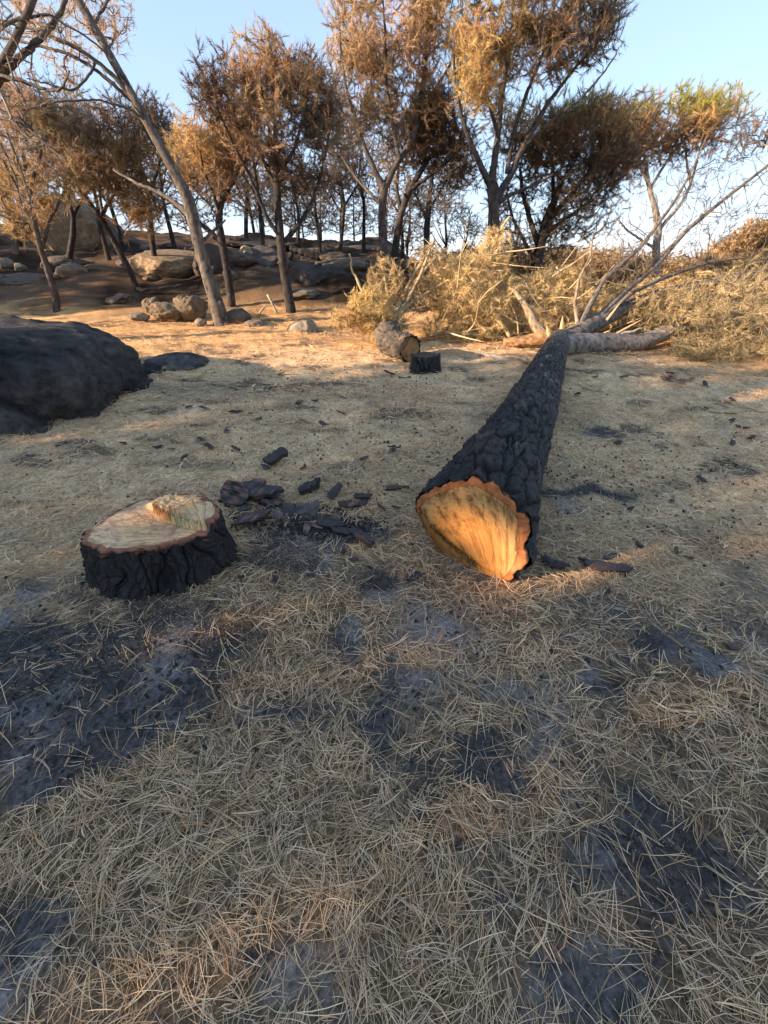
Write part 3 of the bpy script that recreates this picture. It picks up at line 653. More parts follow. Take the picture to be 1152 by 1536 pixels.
# ------------------------------------------------------------------ stumps
def stump(name, label, top_px, ztop, seed, flare, plate, depth, res=(440, 74), dz=None, rise=None):
    top = [np.array(on_plane(p[0], p[1], np.array([0, 0, ztop + (dz if dz and len(p) > 2 else 0)]), np.array([0, 0, 1.0]))) for p in top_px]
    top = np.array(top); cen = top.mean(0); gz = H1(cen[0], cen[1]); root = empty(name, (cen[0], cen[1], gz), label, 'stump')
    fo = polar(top[:, :2], cen[:2]); nth, nz = res; th = np.linspace(-math.pi, math.pi, nth, endpoint=False); zz = np.linspace(0, 1, nz)
    hgt = ztop - gz
    ZZ, TH = np.meshgrid(zz, th, indexing='ij')
    R0 = fo(TH) + flare * (1 - ZZ) ** 2.2 * (1 + 0.5 * vnoise(np.stack([np.cos(TH) * 1.7, np.sin(TH) * 1.7], -1), seed))
    Rm = float(fo(th).mean()); nu = int(2 * math.pi * Rm / plate)
    u = TH / (2 * math.pi) * nu + 0.35 * vnoise(np.stack([np.cos(TH) * 3, np.sin(TH) * 3, ZZ * 3.5], -1), seed + 1); v = ZZ * hgt / 0.30 + 0.3 * vnoise(np.stack([np.cos(TH) * 4, np.sin(TH) * 4, ZZ * 2], -1), seed + 2)
    f1, f2, cid = voro(u % nu, v, nu, seed + 3, .85); crack = sstep(.015, .15, f2 - f1)
    q3 = np.stack([np.cos(TH) * Rm, np.sin(TH) * Rm, ZZ * hgt * .6], -1)
    fine = fbm(q3 * 26, seed + 5, 4); f1b, f2b, cb = voro((u * 2.1) % int(nu * 2.1 + .5), v * 5, int(nu * 2.1 + .5), seed + 6); ck2 = sstep(.02, .25, f2b - f1b)
    ridge = 1 - 2 * np.abs(vnoise(np.stack([np.cos(TH) * Rm * 34, np.sin(TH) * Rm * 34, ZZ * hgt * 9], -1), seed + 9))
    R = R0 + depth * (crack * (.55 + .75 * cid) - .9) + depth * .30 * fine + depth * .30 * (ck2 - 1) * crack + depth * .16 * ridge * crack
    rz = 0 if rise is None else rise(cen[0] + fo(TH) * np.cos(TH), cen[1] + fo(TH) * np.sin(TH))
    zw = gz - 0.06 + (hgt + 0.06 + rz) * ZZ + sstep(.8, 1, ZZ) * (-0.010 + 0.010 * (cid - .55) - 0.03 * (1 - crack))
    V = np.stack([cen[0] + R * np.cos(TH), cen[1] + R * np.sin(TH), zw], -1)
    c = np.array([.030, .027, .025]) * (.4 + .7 * crack + .6 * fine + .35 * (cid - .5) + .25 * (ck2 - 1))[..., None]
    c = np.clip(c, .003, 1)
    # closing row into the wood at the top
    Rin = np.minimum(R[-1], fo(th)) * 0.80; V = np.concatenate([V, np.stack([cen[0] + Rin * np.cos(th), cen[1] + Rin * np.sin(th), np.full(nth, ztop - 0.045)], -1)[None]])
    c = np.concatenate([c, c[-1:] * .8]); nz += 1
    i, j = np.meshgrid(np.arange(nz - 1), np.arange(nth), indexing='ij'); j2 = (j + 1) % nth
    f4 = np.stack([i * nth + j, i * nth + j2, (i + 1) * nth + j2, (i + 1) * nth + j], -1).reshape(-1, 4)
    mb = MB(); mb.add(V.reshape(-1, 3), None, f4, c.reshape(-1, 3)); part(mb, 'bark', M['char'], root)
    return root, cen, fo, R[-1], th, ztop
top_px = [(113, 815), (122, 797), (140, 783), (165, 768), (188, 757), (215, 746), (245, 739, 1), (280, 738, 1), (312, 744, 1), (330, 755, 1), (334, 770, 1), (330, 788), (312, 799), (288, 806), (262, 815), (240, 822), (205, 824), (165, 827), (140, 822)]
def main_stump():
    zt0 = 0.362; LV = 0.044
    Lp = np.array([on_plane(px, py, np.array([0, 0, zt0]), np.array([0, 0, 1.0])) for px, py in [(236, 768), (252, 777), (268, 786), (290, 791), (311, 794)]])
    e = Lp[-1, :2] - Lp[0, :2]; e /= np.linalg.norm(e); nn = np.array([-e[1], e[0]]); nn = nn if nn[1] > 0 else -nn
    def sided(x, y):
        v = np.stack([x, y], -1) - Lp[0, :2]; sx = v @ e; return sx, v @ nn - np.interp(sx, (Lp[:, :2] - Lp[0, :2]) @ e, (Lp[:, :2] - Lp[0, :2]) @ nn)
    def rise(x, y):
        sx, dd = sided(x, y); return LV * sstep(-.004, .012, dd) * sstep(-.14, -.02, sx)
    root, cen, fo, Rtop, thb, zt = stump('pine_stump', 'wide low pine stump, black charred bark, pale sawn top with torn ridge', top_px, zt0, 61, 0.085, 0.115, 0.04, dz=LV, rise=rise)
    nr, nt_ = 50, 240; th = np.linspace(-math.pi, math.pi, nt_, endpoint=False); rr = np.linspace(0, 1, nr)
    RR, TT = np.meshgrid(rr, th, indexing='ij'); rw = fo(TT) * 0.89 * (1 + 0.015 * vnoise(np.stack([np.cos(TT) * 5, np.sin(TT) * 5], -1), 64)); q = np.stack([RR * rw * np.cos(TT), RR * rw * np.sin(TT)], -1)
    zpl = np.array([0, 0, zt]); L3 = Lp - cen
    def side(qq): return sided(cen[0] + qq[..., 0], cen[1] + qq[..., 1])
    s, d = side(q); step = LV * sstep(-0.002, 0.003, d) * sstep(-.14, -.02, s) * (1 + .16 * vnoise(q * 60, 62) + .06 * vnoise(q * 16, 60))
    z = zt + 0.004 * fbm(q * 22, 65, 3) + 0.002 * fbm(q * 70, 66, 2) + step + 0.004 * (q[..., 1] / .28)
    V = np.stack([cen[0] + q[..., 0], cen[1] + q[..., 1], z], -1)
    i, j = np.meshgrid(np.arange(nr - 1), np.arange(nt_), indexing='ij'); j2 = (j + 1) % nt_
    f4 = np.stack([i * nt_ + j, (i + 1) * nt_ + j, (i + 1) * nt_ + j2, i * nt_ + j2], -1).reshape(-1, 4)
    mb = MB(); mb.add(V.reshape(-1, 3), None, f4, (.5, .4, .3), pc=np.concatenate([q, np.zeros(q.shape[:2] + (1,))], -1).reshape(-1, 3))
    mt = cut_material('stump_end_grain', (0.78, 0.50, 0.27), (0.72, 0.43, 0.20), (0.30, 0.16, 0.08), (0.30, 0.15, 0.085), 52, (0.02, 0.02), (0.3, -.1), dust=.75, hr=.2)
    top = part(mb, 'cut_top', mt, root); tag(top, 'pale sawn wood dusted with sawdust')
    # inner bark ring
    rows = 5; RI = fo(th) * (.86 + .03 * vnoise(np.stack([np.cos(th) * 4, np.sin(th) * 4], -1), 63)); RO = np.maximum(np.interp(th, thb, Rtop) * 1.0 - .004, RI + .008)
    Rg = RI[None] + (RO - RI)[None] * np.linspace(0, 1, rows)[:, None]; qx, qy = Rg * np.cos(th), Rg * np.sin(th); q2 = np.stack([qx, qy], -1)
    s, d = side(q2); stp = LV * sstep(-0.002, 0.01, d) * sstep(-.14, -.02, s)
    z = zt + .005 + 0.006 * fbm(q2 * 30, 68, 3) + stp + 0.004 * (qy / .28) - 0.002 - .012 * np.linspace(0, 1, rows)[:, None] ** 2; z[-1] -= .03
    cr = np.array([.27, .105, .06]) * (1 + .5 * fbm(q2 * 25, 69, 3))[..., None]; cr[-1] *= .2
    mb = MB(); i, j = np.meshgrid(np.arange(rows - 1), np.arange(nt_), indexing='ij'); j2 = (j + 1) % nt_
    mb.add(np.stack([cen[0] + qx, cen[1] + qy, z], -1).reshape(-1, 3), None, np.stack([i * nt_ + j, (i + 1) * nt_ + j, (i + 1) * nt_ + j2, i * nt_ + j2], -1).reshape(-1, 4), cr.reshape(-1, 3))
    tag(part(mb, 'inner_bark', M['wood'], root), 'red-brown rim of inner bark')
    # torn fibres along the hinge ridge
    r_ = np.random.default_rng(70); k = 190; sL = np.linalg.norm(L3[-1, :2] - L3[0, :2]); s = r_.uniform(-0.01, sL, k)
    al = (L3[:, :2] - L3[0, :2]) @ e; bw = np.interp(s, al, (L3[:, :2] - L3[0, :2]) @ nn)
    q = L3[0, :2] + s[:, None] * e + (bw - r_.uniform(.001, .014, k))[:, None] * nn
    B0 = np.stack([cen[0] + q[:, 0], cen[1] + q[:, 1], np.full(k, zt - .01)], -1); hh = LV + .008 + r_.uniform(-.022, .034, k) * r_.uniform(0, 1, k) ** 1.5; hh[:14] += r_.uniform(0, .035, 14)
    pale = sstep(.35, .6, s / sL)[:, None]; cc = (np.array([.70, .36, .15]) * (1 - pale) + np.array([.82, .64, .34]) * pale) * r_.uniform(.45, 1.1, (k, 1))  # orange of the sunlit half painted into the fibre colour
    mb = MB(); sticks(mb, B0, B0 + np.stack([r_.normal(0, .004, k), r_.normal(-.002, .004, k), hh], -1), r_.uniform(.004, .008, k), r_.uniform(.001, .004, k), cc, sides=4)
    part(mb, 'hinge_fibre', M['wood'], root, smooth=False)
    for px, py, h_ in [(266, 782, .075), (258, 777, .06), (273, 785, .055)]:
        p = on_plane(px, py, zpl, np.array([0, 0, 1.0])); mb = MB(); tube(mb, np.linspace(p + [0, .0, -.01], p + [.004, .0, h_ + .02], 4), np.array([.007, .006, .005, .002]), 5, (.55, .27, .13)); part(mb, 'splinter', M['wood'], root, False)
    p0 = on_plane(274, 757, zpl + [0, 0, LV], np.array([0, 0, 1.0])); p1 = p0 + np.array([.075, .03, .045]); mb = MB(); tube(mb, np.linspace(p0, p1, 3), np.array([.006, .006, .004]), 5, (.62, .42, .25)); part(mb, 'splinter', M['wood'], root, False)
    return root
main_stump()
def second_stump():
    root, cen, fo, Rtop, th, zt = stump('charred_stump', 'small black charred stump in front of the short cut log', [(618, 531), (626, 527), (645, 526), (657, 528), (659, 531), (650, 534), (632, 535), (621, 534)], 0.555, 161, 0.04, 0.10, 0.026, res=(240, 44))
    nt_ = 60; th = np.linspace(-math.pi, math.pi, nt_, endpoint=False); mb = MB(); V = [[cen[0], cen[1], zt - .02]]
    V += [[cen[0] + .93 * fo(t) * math.cos(t), cen[1] + .93 * fo(t) * math.sin(t), zt - .015 + .01 * math.sin(t * 5)] for t in th]
    mb.add(V, [[0, 1 + k, 1 + (k + 1) % nt_] for k in range(nt_)], None, (.04, .032, .028)); part(mb, 'cut_top', M['char'], root)
second_stump()

# ------------------------------------------------------------------ standing burnt pines
def path_px(l, Y, dY=0.0, taperpow=1.0):
    n = len(l); out = []
    for k, (px, py, w) in enumerate(l):
        f = k / max(1, n - 1); p = at(px, py, Y + dY * f ** taperpow); out.append(np.r_[p, .66 * rad_px(w, p)])
    return np.array(out)
def pine(name, label, Y, trunk, limbs, blobs, seed, group=None, barkc=(.075, .066, .06), nb=30, nlen=.12, nwid=.0085, green=None, sag=0., shell=.5, twig=(.085, .07, .06), scale=1.0, bare=None, droop=.05, spread=.85, lean=0.0, rbase=.0022):
    """trunk / limbs: pixel polylines (px, py, width px) at distance Y (limbs: dY = how far they swing away or near);
       blobs: (number of sprays, px, py, rx px, ry px, depth m, dY, colour)"""
    r_ = np.random.default_rng(seed)
    T = path_px(trunk, Y, lean); gz = H1(T[0, 0], T[0, 1])
    if T[0, 2] > gz - .05: T = np.concatenate([[np.r_[T[0, :2] + (T[0, :2] - T[1, :2]) * .02, gz - .12, T[0, 3] * 1.25]], T])
    else: T[0, 2] = gz - .12
    root = empty(name, (T[0, 0], T[0, 1], gz), label, 'tree', group)
    Q = resample(T, .05); mb = MB(); Rm = Q[:, 3].mean()
    sides = 30 if Rm > .09 else 16
    tube(mb, Q[:, :3], Q[:, 3], sides, disp=lambda S, TH, R: bark_plates(S, TH, R, .17, .055, seed + 1, .014 if Rm > .09 else .006, barkc, .16, tuple(min(1, x * 2.4) for x in barkc)))
    part(mb, 'trunk', M['bark'], root)
    sn, sp = [], []
    def add_skel(Q, frm=0.0):
        m0 = len(sn); st = max(1, int(.2 / .05)); Z = Q[int(len(Q) * frm)::st]
        for k, p in enumerate(Z[:, :3]): sn.append(p); sp.append(m0 + k - 1 if k else -1)
    add_skel(Q, 0.45)
    for l in limbs:
        dY, pts = l
        Lp = path_px(pts, Y + lean * .5, dY, 1.2); LQ = resample(Lp, .05)
        LQ[1:-1, :3] += r_.normal(0, .004, (len(LQ) - 2, 3)); mb = MB()
        tube(mb, LQ[:, :3], np.maximum(LQ[:, 3], .006), 10, disp=lambda S, TH, R: bark_plates(S, TH, R, .12, .05, seed + 3, .006, barkc, .12, tuple(min(1, x * 2.2) for x in barkc)))
        part(mb, 'limb', M['bark'], root); add_skel(LQ, 0.12)
    Ts, Cs = [], []
    for bi, (n, px, py, rx, ry, rd, dY, col) in enumerate(blobs):
        n = int(n * scale); cpt = at(px, py, Y + dY); dp = depth_of(cpt)
        # split each mass into sub-clumps so the outline is uneven and sky shows through
        n = int(n * 1.35); kk = max(4, int(n / 20)); cc = ell(kk, cpt, (rx * dp / F_PX * .80, rd * .80, ry * dp / F_PX * .80), seed * 31 + bi, .5)
        w = r_.integers(0, kk, n); cr = r_.uniform(.30, .62, kk) * (dp / 11.0)
        t = cc[w] + rvec(n, r_) * (r_.uniform(0, 1, (n, 1)) ** .5) * cr[w][:, None] * np.array([1.0, 1.0, .95])
        t[:, 2] = np.maximum(t[:, 2], H(t[:, 0], t[:, 1]) + .25)
        c = np.asarray(col) * r_.uniform(.70, 1.30, (kk, 1))[w] * r_.uniform(.85, 1.15, (n, 1))
        c = c * (1 + .045 * r_.normal(size=(kk, 3)))[w]
        if green is not None:
            gz_, amt = green; k = sstep(gz_, gz_ + .5, t[:, 2] + r_.normal(0, .12, n))[:, None] * amt * (r_.uniform(0, 1, (kk, 1))[w] < .75)
            c = c * (1 - k) + np.array([.33, .35, .07]) * k
        Ts.append(t); Cs.append(np.clip(c, .01, 1))
    if Ts:
        mb = crown_mesh((np.array(sn), np.array(sp)), np.concatenate(Ts), np.concatenate(Cs), seed + 9, nb=nb, nlen=nlen, nwid=nwid, twig=twig, sag=sag, bare=bare, droop=droop, spread=.8, rbase=rbase, plume=nb > 15)
        part(mb, 'crown', [M['bark'], M['leafneedle']], root)
    return root
RUST = (.54, .345, .17); BROWN = (.40, .275, .165); DARK = (.15, .108, .076); GOLD = (.58, .395, .19); GREY = (.27, .215, .16); PINK = (.54, .375, .225)  # crown tones; shade of lower foliage and warmth of lit tops are coloured in
CH = (.040, .034, .030)

pine('leaning_pine', 'tall leaning pine with bare grey trunk crossing the sky above the sunlit stones', 8.75,
     [(333, 486, 36), (325, 455, 31), (312, 415, 27), (299, 370, 25), (290, 330, 28), (283, 300, 27), (262, 258, 22), (228, 197, 20), (192, 132, 19), (153, 62, 18), (118, 0, 18), (85, -60, 16), (50, -120, 13)],
     [(.8, [(287, 325, 16), (262, 303, 10), (238, 288, 8), (205, 275, 6), (170, 255, 4)]), (-.5, [(205, 158, 10), (175, 118, 10), (150, 95, 9), (112, 70, 8), (60, 48, 6), (0, 30, 5), (-50, 20, 4)]),
      (-.2, [(196, 150, 9), (160, 118, 8), (130, 95, 7), (95, 78, 6), (20, 60, 5), (-40, 50, 4)]), (-.8, [(222, 185, 5), (200, 165, 5), (150, 150, 4), (85, 152, 4), (40, 165, 3)]), (.6, [(160, 75, 6), (168, 65, 4), (172, 52, 3)]),
      (.5, [(140, 40, 8), (150, 20, 6), (170, -10, 4)]), (-.9, [(145, 92, 6), (130, 118, 5), (110, 138, 5), (70, 125, 3), (40, 118, 2)]), (.3, [(300, 365, 9), (322, 345, 6), (338, 330, 4)])],
     [(230, 140, 25, 55, 45, .9, .6, PINK), (160, 60, 60, 60, 50, .9, -.4, PINK)], 201, barkc=(.105, .09, .075), nb=9, nlen=.14, nwid=.008, bare=.35, twig=(.16, .12, .1), spread=.7, droop=.3, rbase=.0026)

pine('bare_limbed_pine', 'bare pine at the picture edge with drooping pale twigs over the scene', 6.6,
     [(-190, 640, 40), (-140, 450, 34), (-80, 260, 28), (-25, 140, 19), (15, 75, 16), (45, 10, 14), (70, -60, 11)],
     [(.4, [(-40, 165, 19), (20, 95, 15), (58, 60, 13), (92, 18, 10), (112, -45, 8)]), (-.3, [(-40, 120, 14), (20, 117, 9), (60, 132, 7), (85, 138, 6), (97, 128, 5), (104, 106, 3)]),
      (-.6, [(-60, 170, 12), (0, 175, 8), (20, 182, 6), (45, 210, 5), (60, 212, 3)]), (-.5, [(-60, 110, 10), (0, 113, 7), (18, 117, 6), (30, 140, 5), (42, 165, 3)]), (.3, [(-40, 60, 10), (20, 30, 8), (70, 20, 6), (130, 55, 4), (160, 80, 3)]),
      (-.2, [(25, 170, 6), (50, 195, 5), (75, 220, 4), (98, 252, 3), (110, 275, 2)]), (-.3, [(10, 200, 5), (30, 250, 4), (45, 300, 3), (52, 345, 2)]), (0, [(0, 215, 5), (22, 260, 4), (33, 310, 3), (38, 350, 2)]), (-.4, [(-20, 150, 8), (40, 190, 5), (80, 225, 4), (100, 242, 3)])],
     [(160, 40, 60, 70, 60, .7, .2, GREY), (110, 30, 150, 60, 60, .6, -.2, GREY), (120, 50, 260, 40, 80, .5, -.1, GREY)], 202, barkc=(.085, .07, .058), nb=3, nlen=.10, nwid=.005, bare=.75, twig=(.20, .17, .13), sag=.25, rbase=.0024)

pine('forked_dark_pine', 'dark forked pine standing just behind the leaning trunk', 10.4,
     [(348, 464, 19), (345, 435, 18), (340, 400, 17), (333, 362, 18), (328, 335, 16), (330, 310, 14), (338, 280, 10), (348, 245, 8)],
     [(.7, [(332, 365, 14), (318, 350, 12), (300, 335, 9), (280, 318, 6)]), (-.7, [(330, 320, 9), (318, 285, 7), (305, 255, 5), (300, 225, 3)]), (.5, [(336, 300, 8), (355, 262, 6), (362, 232, 4)])],
     [(330, 318, 225, 40, 28, .9, 0, GOLD), (230, 325, 265, 46, 32, .9, .3, BROWN), (120, 285, 245, 24, 28, .6, .3, GOLD)], 203, barkc=CH)
pine('broad_brown_pine', 'broad brown pine on thin curved trunk at the edge, before the big round boulder', 10.0,
     [(85, 466, 15), (83, 440, 15), (72, 405, 14), (60, 370, 12), (52, 335, 11), (46, 300, 10), (40, 265, 8), (34, 225, 6)],
     [(.5, [(62, 378, 8), (75, 330, 6), (95, 290, 5), (115, 250, 4)]), (-.6, [(50, 320, 7), (25, 280, 6), (5, 240, 4)]), (0.9, [(44, 285, 7), (60, 235, 5), (75, 190, 4)])],
     [(520, 60, 235, 75, 80, 1.2, 0, BROWN), (300, 20, 300, 50, 50, .9, .4, GOLD), (320, 95, 180, 60, 45, 1.0, .8, GREY), (160, 20, 170, 40, 50, .9, .6, BROWN)], 204, barkc=(.08, .065, .055))
pine('crooked_pine', 'crooked dark pine trunk rising in front of the big round boulder', 13.2,
     [(100, 412, 13), (104, 385, 13), (110, 350, 12), (110, 325, 10), (102, 300, 8), (98, 270, 6)], [(.5, [(108, 330, 6), (125, 295, 5), (140, 260, 4)])],
     [(300, 110, 235, 60, 60, 1.3, 0, BROWN), (160, 80, 160, 60, 35, 1.2, .6, (.13, .11, .07))], 205, barkc=CH)
pine('slanting_pine', 'slanting dark pine trunk carrying rust-brown crown above the low slabs', 11.4,
     [(205, 434, 14), (194, 405, 14), (178, 375, 13), (162, 345, 12), (148, 322, 11), (130, 298, 9), (112, 275, 6)],
     [(.6, [(160, 340, 7), (150, 300, 6), (150, 255, 4)]), (-.6, [(150, 325, 7), (175, 285, 5), (190, 255, 4)])],
     [(380, 180, 245, 50, 62, 1.1, -.2, (.24, .15, .075)), (220, 205, 300, 34, 36, .8, -.4, (.27, .18, .09)), (160, 140, 200, 46, 40, 1.0, .3, BROWN), (110, 215, 330, 18, 22, .5, -.4, GOLD)], 206, barkc=CH)
pine('twin_slanting_pine', 'short dark pine stem leaning between the round boulder and slanting pine', 13.4,
     [(167, 402, 12), (158, 370, 11), (150, 340, 10), (147, 310, 8), (140, 280, 6)], [(.4, [(150, 335, 6), (165, 300, 4), (180, 270, 3)])], [(160, 150, 250, 36, 40, .9, .2, BROWN)], 207, barkc=CH)
pine('black_crowned_pine', 'blackened pine with sooty dark crown left of the leaning trunk', 12.2,
     [(240, 431, 13), (234, 400, 13), (228, 360, 12), (224, 315, 11), (220, 280, 10), (208, 240, 8), (198, 205, 6)],
     [(.5, [(222, 290, 6), (238, 255, 5), (245, 220, 3)]), (-.4, [(210, 245, 6), (190, 215, 4), (180, 190, 3)]), (.3, [(226, 330, 5), (245, 310, 4), (262, 300, 3)])],
     [(320, 205, 180, 42, 32, 1.0, 0, DARK), (110, 235, 205, 20, 28, .7, .4, BROWN), (80, 225, 235, 20, 18, .7, .2, GOLD)], 208, barkc=CH)
pine('domed_brown_pine', 'domed brown pine on straight black trunk against the open sky', 9.9,
     [(438, 473, 24), (432, 440, 21), (426, 405, 20), (421, 365, 20), (418, 330, 18), (416, 290, 16), (415, 250, 13), (413, 205, 10), (412, 160, 7), (410, 120, 4)],
     [(-.6, [(424, 360, 12), (402, 330, 9), (388, 295, 8), (370, 255, 7), (345, 205, 5), (325, 160, 4)]), (.6, [(427, 362, 12), (450, 335, 10), (468, 305, 8), (482, 260, 7), (492, 210, 5), (495, 160, 4)]),
      (.8, [(416, 285, 9), (395, 240, 7), (378, 190, 5), (372, 140, 4)]), (-.7, [(416, 270, 9), (440, 225, 7), (455, 180, 5), (462, 130, 4)]), (-.9, [(415, 240, 7), (400, 180, 5), (392, 130, 4)])],
     [(330, 395, 115, 48, 42, 1.0, 0, RUST), (280, 335, 155, 38, 45, .9, 0, (.24, .145, .085)), (300, 460, 145, 50, 48, 1.0, 0, (.22, .14, .085)), (400, 405, 195, 80, 50, 1.2, .2, BROWN), (230, 490, 205, 32, 55, .8, .3, GREY), (180, 430, 262, 55, 30, .9, .3, DARK), (110, 345, 215, 35, 30, .8, .2, BROWN)], 209, barkc=CH)
pine('tall_central_pine', 'tallest central pine with forked grey trunk and copper crown leaving the frame', 12.0,
     [(577, 414, 22), (575, 380, 19), (573, 340, 18), (574, 300, 18), (577, 275, 18)],
     [(-.5, [(577, 285, 15), (562, 255, 12), (548, 225, 10), (535, 185, 8), (520, 135, 7), (512, 80, 5), (508, 30, 4)]), (.5, [(577, 282, 16), (592, 250, 14), (612, 222, 14), (625, 190, 12), (630, 150, 11), (638, 100, 9), (640, 50, 8), (640, -20, 6)]),
      (.9, [(574, 310, 9), (555, 290, 7), (535, 268, 6), (515, 240, 5), (500, 205, 4)]), (-.8, [(600, 240, 9), (590, 190, 8), (580, 130, 6), (578, 60, 5), (575, 0, 4)]), (.7, [(628, 170, 8), (655, 130, 6), (680, 90, 5), (690, 40, 4)])],
     [(420, 600, 40, 75, 70, 1.5, 0, PINK), (360, 640, -20, 80, 60, 1.5, .3, RUST), (330, 535, 45, 42, 65, 1.1, -.2, PINK), (420, 560, 130, 62, 50, 1.2, .2, (.32, .21, .11)), (380, 660, 90, 56, 66, 1.2, .4, PINK), (230, 640, 170, 50, 35, 1.1, .4, BROWN), (150, 570, 195, 55, 28, 1.1, .3, GREY), (120, 510, 150, 24, 45, .8, 0, GREY)], 210, barkc=(.085, .075, .066), shell=.4)
pine('dark_second_pine', 'dark-crowned pine leaning right beside the tallest central trunk', 13.0,
     [(588, 404, 17), (594, 365, 16), (600, 325, 15), (612, 290, 14), (628, 262, 12), (645, 235, 9)],
     [(.6, [(602, 322, 10), (595, 285, 8), (598, 250, 6)]), (-.6, [(615, 285, 10), (650, 260, 7), (680, 235, 5), (700, 215, 4)]), (.7, [(630, 260, 8), (645, 210, 6), (660, 180, 4)])],
     [(520, 660, 200, 58, 44, 1.2, 0, DARK), (380, 625, 205, 50, 42, 1.1, .3, (.13, .095, .065)), (320, 685, 240, 42, 40, .9, 0, (.16, .115, .075)), (90, 600, 250, 30, 20, .7, .2, BROWN)], 211, barkc=CH)
pine('slender_hill_pine', 'slender pine on the hill with fine drooping grey-brown foliage', 16.5,
     [(640, 372, 14), (640, 345, 14), (643, 310, 12), (646, 280, 9), (650, 255, 7)], [(.5, [(640, 330, 7), (625, 295, 5), (615, 270, 4)]), (-.5, [(643, 315, 7), (662, 285, 5), (675, 262, 4)])],
     [(260, 655, 265, 45, 35, 1.2, 0, (.2, .15, .09)), (130, 690, 270, 25, 30, .8, .3, GREY), (120, 640, 300, 40, 30, 1.0, .4, GREY)], 212, barkc=(.06, .055, .05), bare=.3)
pine('vase_shaped_pine', 'vase-shaped pine with upswept grey limbs beside the dark umbrella pine', 11.6,
     [(738, 450, 32), (738, 400, 28), (740, 350, 26), (741, 310, 25), (738, 275, 24)],
     [(-.6, [(738, 285, 16), (722, 250, 13), (706, 215, 11), (692, 175, 9), (683, 130, 7), (680, 80, 5)]), (.4, [(738, 275, 18), (742, 235, 15), (748, 195, 13), (752, 150, 11), (760, 100, 9), (768, 40, 7), (772, -20, 5)]),
      (.5, [(742, 300, 17), (765, 265, 15), (780, 230, 13), (800, 190, 11), (825, 150, 9), (860, 105, 7), (900, 60, 5), (930, 25, 3)]), (-.7, [(748, 205, 10), (735, 160, 8), (722, 110, 6), (715, 50, 5), (715, -10, 3)]),
      (.9, [(760, 260, 10), (770, 200, 9), (790, 140, 8), (815, 80, 7), (830, 20, 5), (835, -30, 4)]), (-.5, [(790, 215, 8), (835, 175, 6), (870, 150, 5), (905, 110, 4), (925, 80, 3)]), (-.4, [(740, 310, 11), (770, 290, 8), (800, 278, 6), (830, 262, 4)])],
     [(400, 750, 30, 60, 70, 1.4, 0, (.30, .195, .09)), (340, 820, 10, 70, 60, 1.4, .4, (.27, .175, .085)), (320, 705, 90, 38, 66, .9, -.3, GOLD), (360, 800, 80, 62, 48, 1.1, .3, BROWN), (280, 870, 60, 50, 55, .9, .2, (.24, .17, .11)), (120, 905, 40, 25, 40, .6, .2, GREY), (110, 730, 140, 35, 30, .8, .2, BROWN)], 213, barkc=(.06, .052, .047), shell=.4)
GR = at(850, 185, 13.5)[2]
pine('umbrella_pine', 'dense dark umbrella pine with green-tipped domed top, many dark stems', 13.5,
     [(802, 425, 26), (806, 390, 24), (812, 355, 22), (822, 325, 19), (832, 300, 15), (845, 265, 10)],
     [(.5, [(808, 370, 14), (795, 330, 11), (785, 295, 9), (780, 255, 6)]), (-.5, [(812, 350, 13), (835, 315, 11), (858, 290, 8), (880, 260, 6)]), (.8, [(806, 380, 11), (825, 345, 9), (860, 320, 7), (890, 300, 5)]), (.6, [(804, 395, 10), (785, 360, 8), (768, 325, 6), (760, 290, 4)]),
      (.3, [(830, 300, 9), (830, 260, 7), (825, 220, 5)])],
     [(640, 850, 215, 92, 46, 1.5, 0, (.19, .13, .08)), (560, 870, 265, 78, 48, 1.4, 0, DARK), (340, 800, 195, 54, 34, 1.1, -.1, RUST), (360, 880, 188, 66, 26, 1.1, 0, RUST), (320, 775, 275, 42, 66, 1.0, .3, DARK), (360, 855, 325, 70, 40, 1.0, .3, DARK), (260, 768, 365, 36, 42, .9, .3, DARK), (260, 915, 240, 34, 58, .9, 0, DARK), (140, 830, 375, 50, 25, .8, .4, DARK)], 214, barkc=CH, green=(GR - .12, .9), nlen=.14, nwid=.0085)
GR2 = at(1000, 178, 16.5)[2]
pine('pale_trunked_pine', 'pine with pale trunk and flat wedge-shaped green-topped crown', 16.5,
     [(984, 425, 18), (985, 400, 17), (984, 370, 16), (988, 345, 16), (984, 318, 13), (976, 290, 10), (970, 262, 9), (968, 235, 7)],
     [(.6, [(988, 345, 9), (1005, 325, 8), (1022, 305, 7), (1035, 280, 6), (1040, 262, 5), (1050, 225, 4), (1060, 195, 3)]), (-.5, [(970, 270, 7), (955, 240, 6), (945, 215, 4)]), (.5, [(974, 285, 7), (995, 250, 6), (1020, 215, 5), (1060, 180, 3)]), (-.4, [(986, 375, 7), (965, 362, 5), (940, 345, 4), (928, 330, 3)]), (.4, [(1036, 275, 6), (1030, 245, 5), (1028, 215, 4)])],
     [(480, 955, 205, 46, 44, 1.3, 0, (.2, .13, .075)), (460, 1020, 190, 62, 36, 1.4, .2, RUST), (300, 1075, 172, 46, 26, 1.2, .3, PINK), (170, 945, 185, 30, 16, 1.0, 0, BROWN), (160, 1040, 215, 40, 22, 1.2, .2, DARK), (100, 945, 250, 25, 26, .9, .3, DARK)], 215, barkc=(.22, .20, .18), green=(GR2 - .25, .9), nlen=.16, nwid=.0095, twig=(.15, .13, .11))
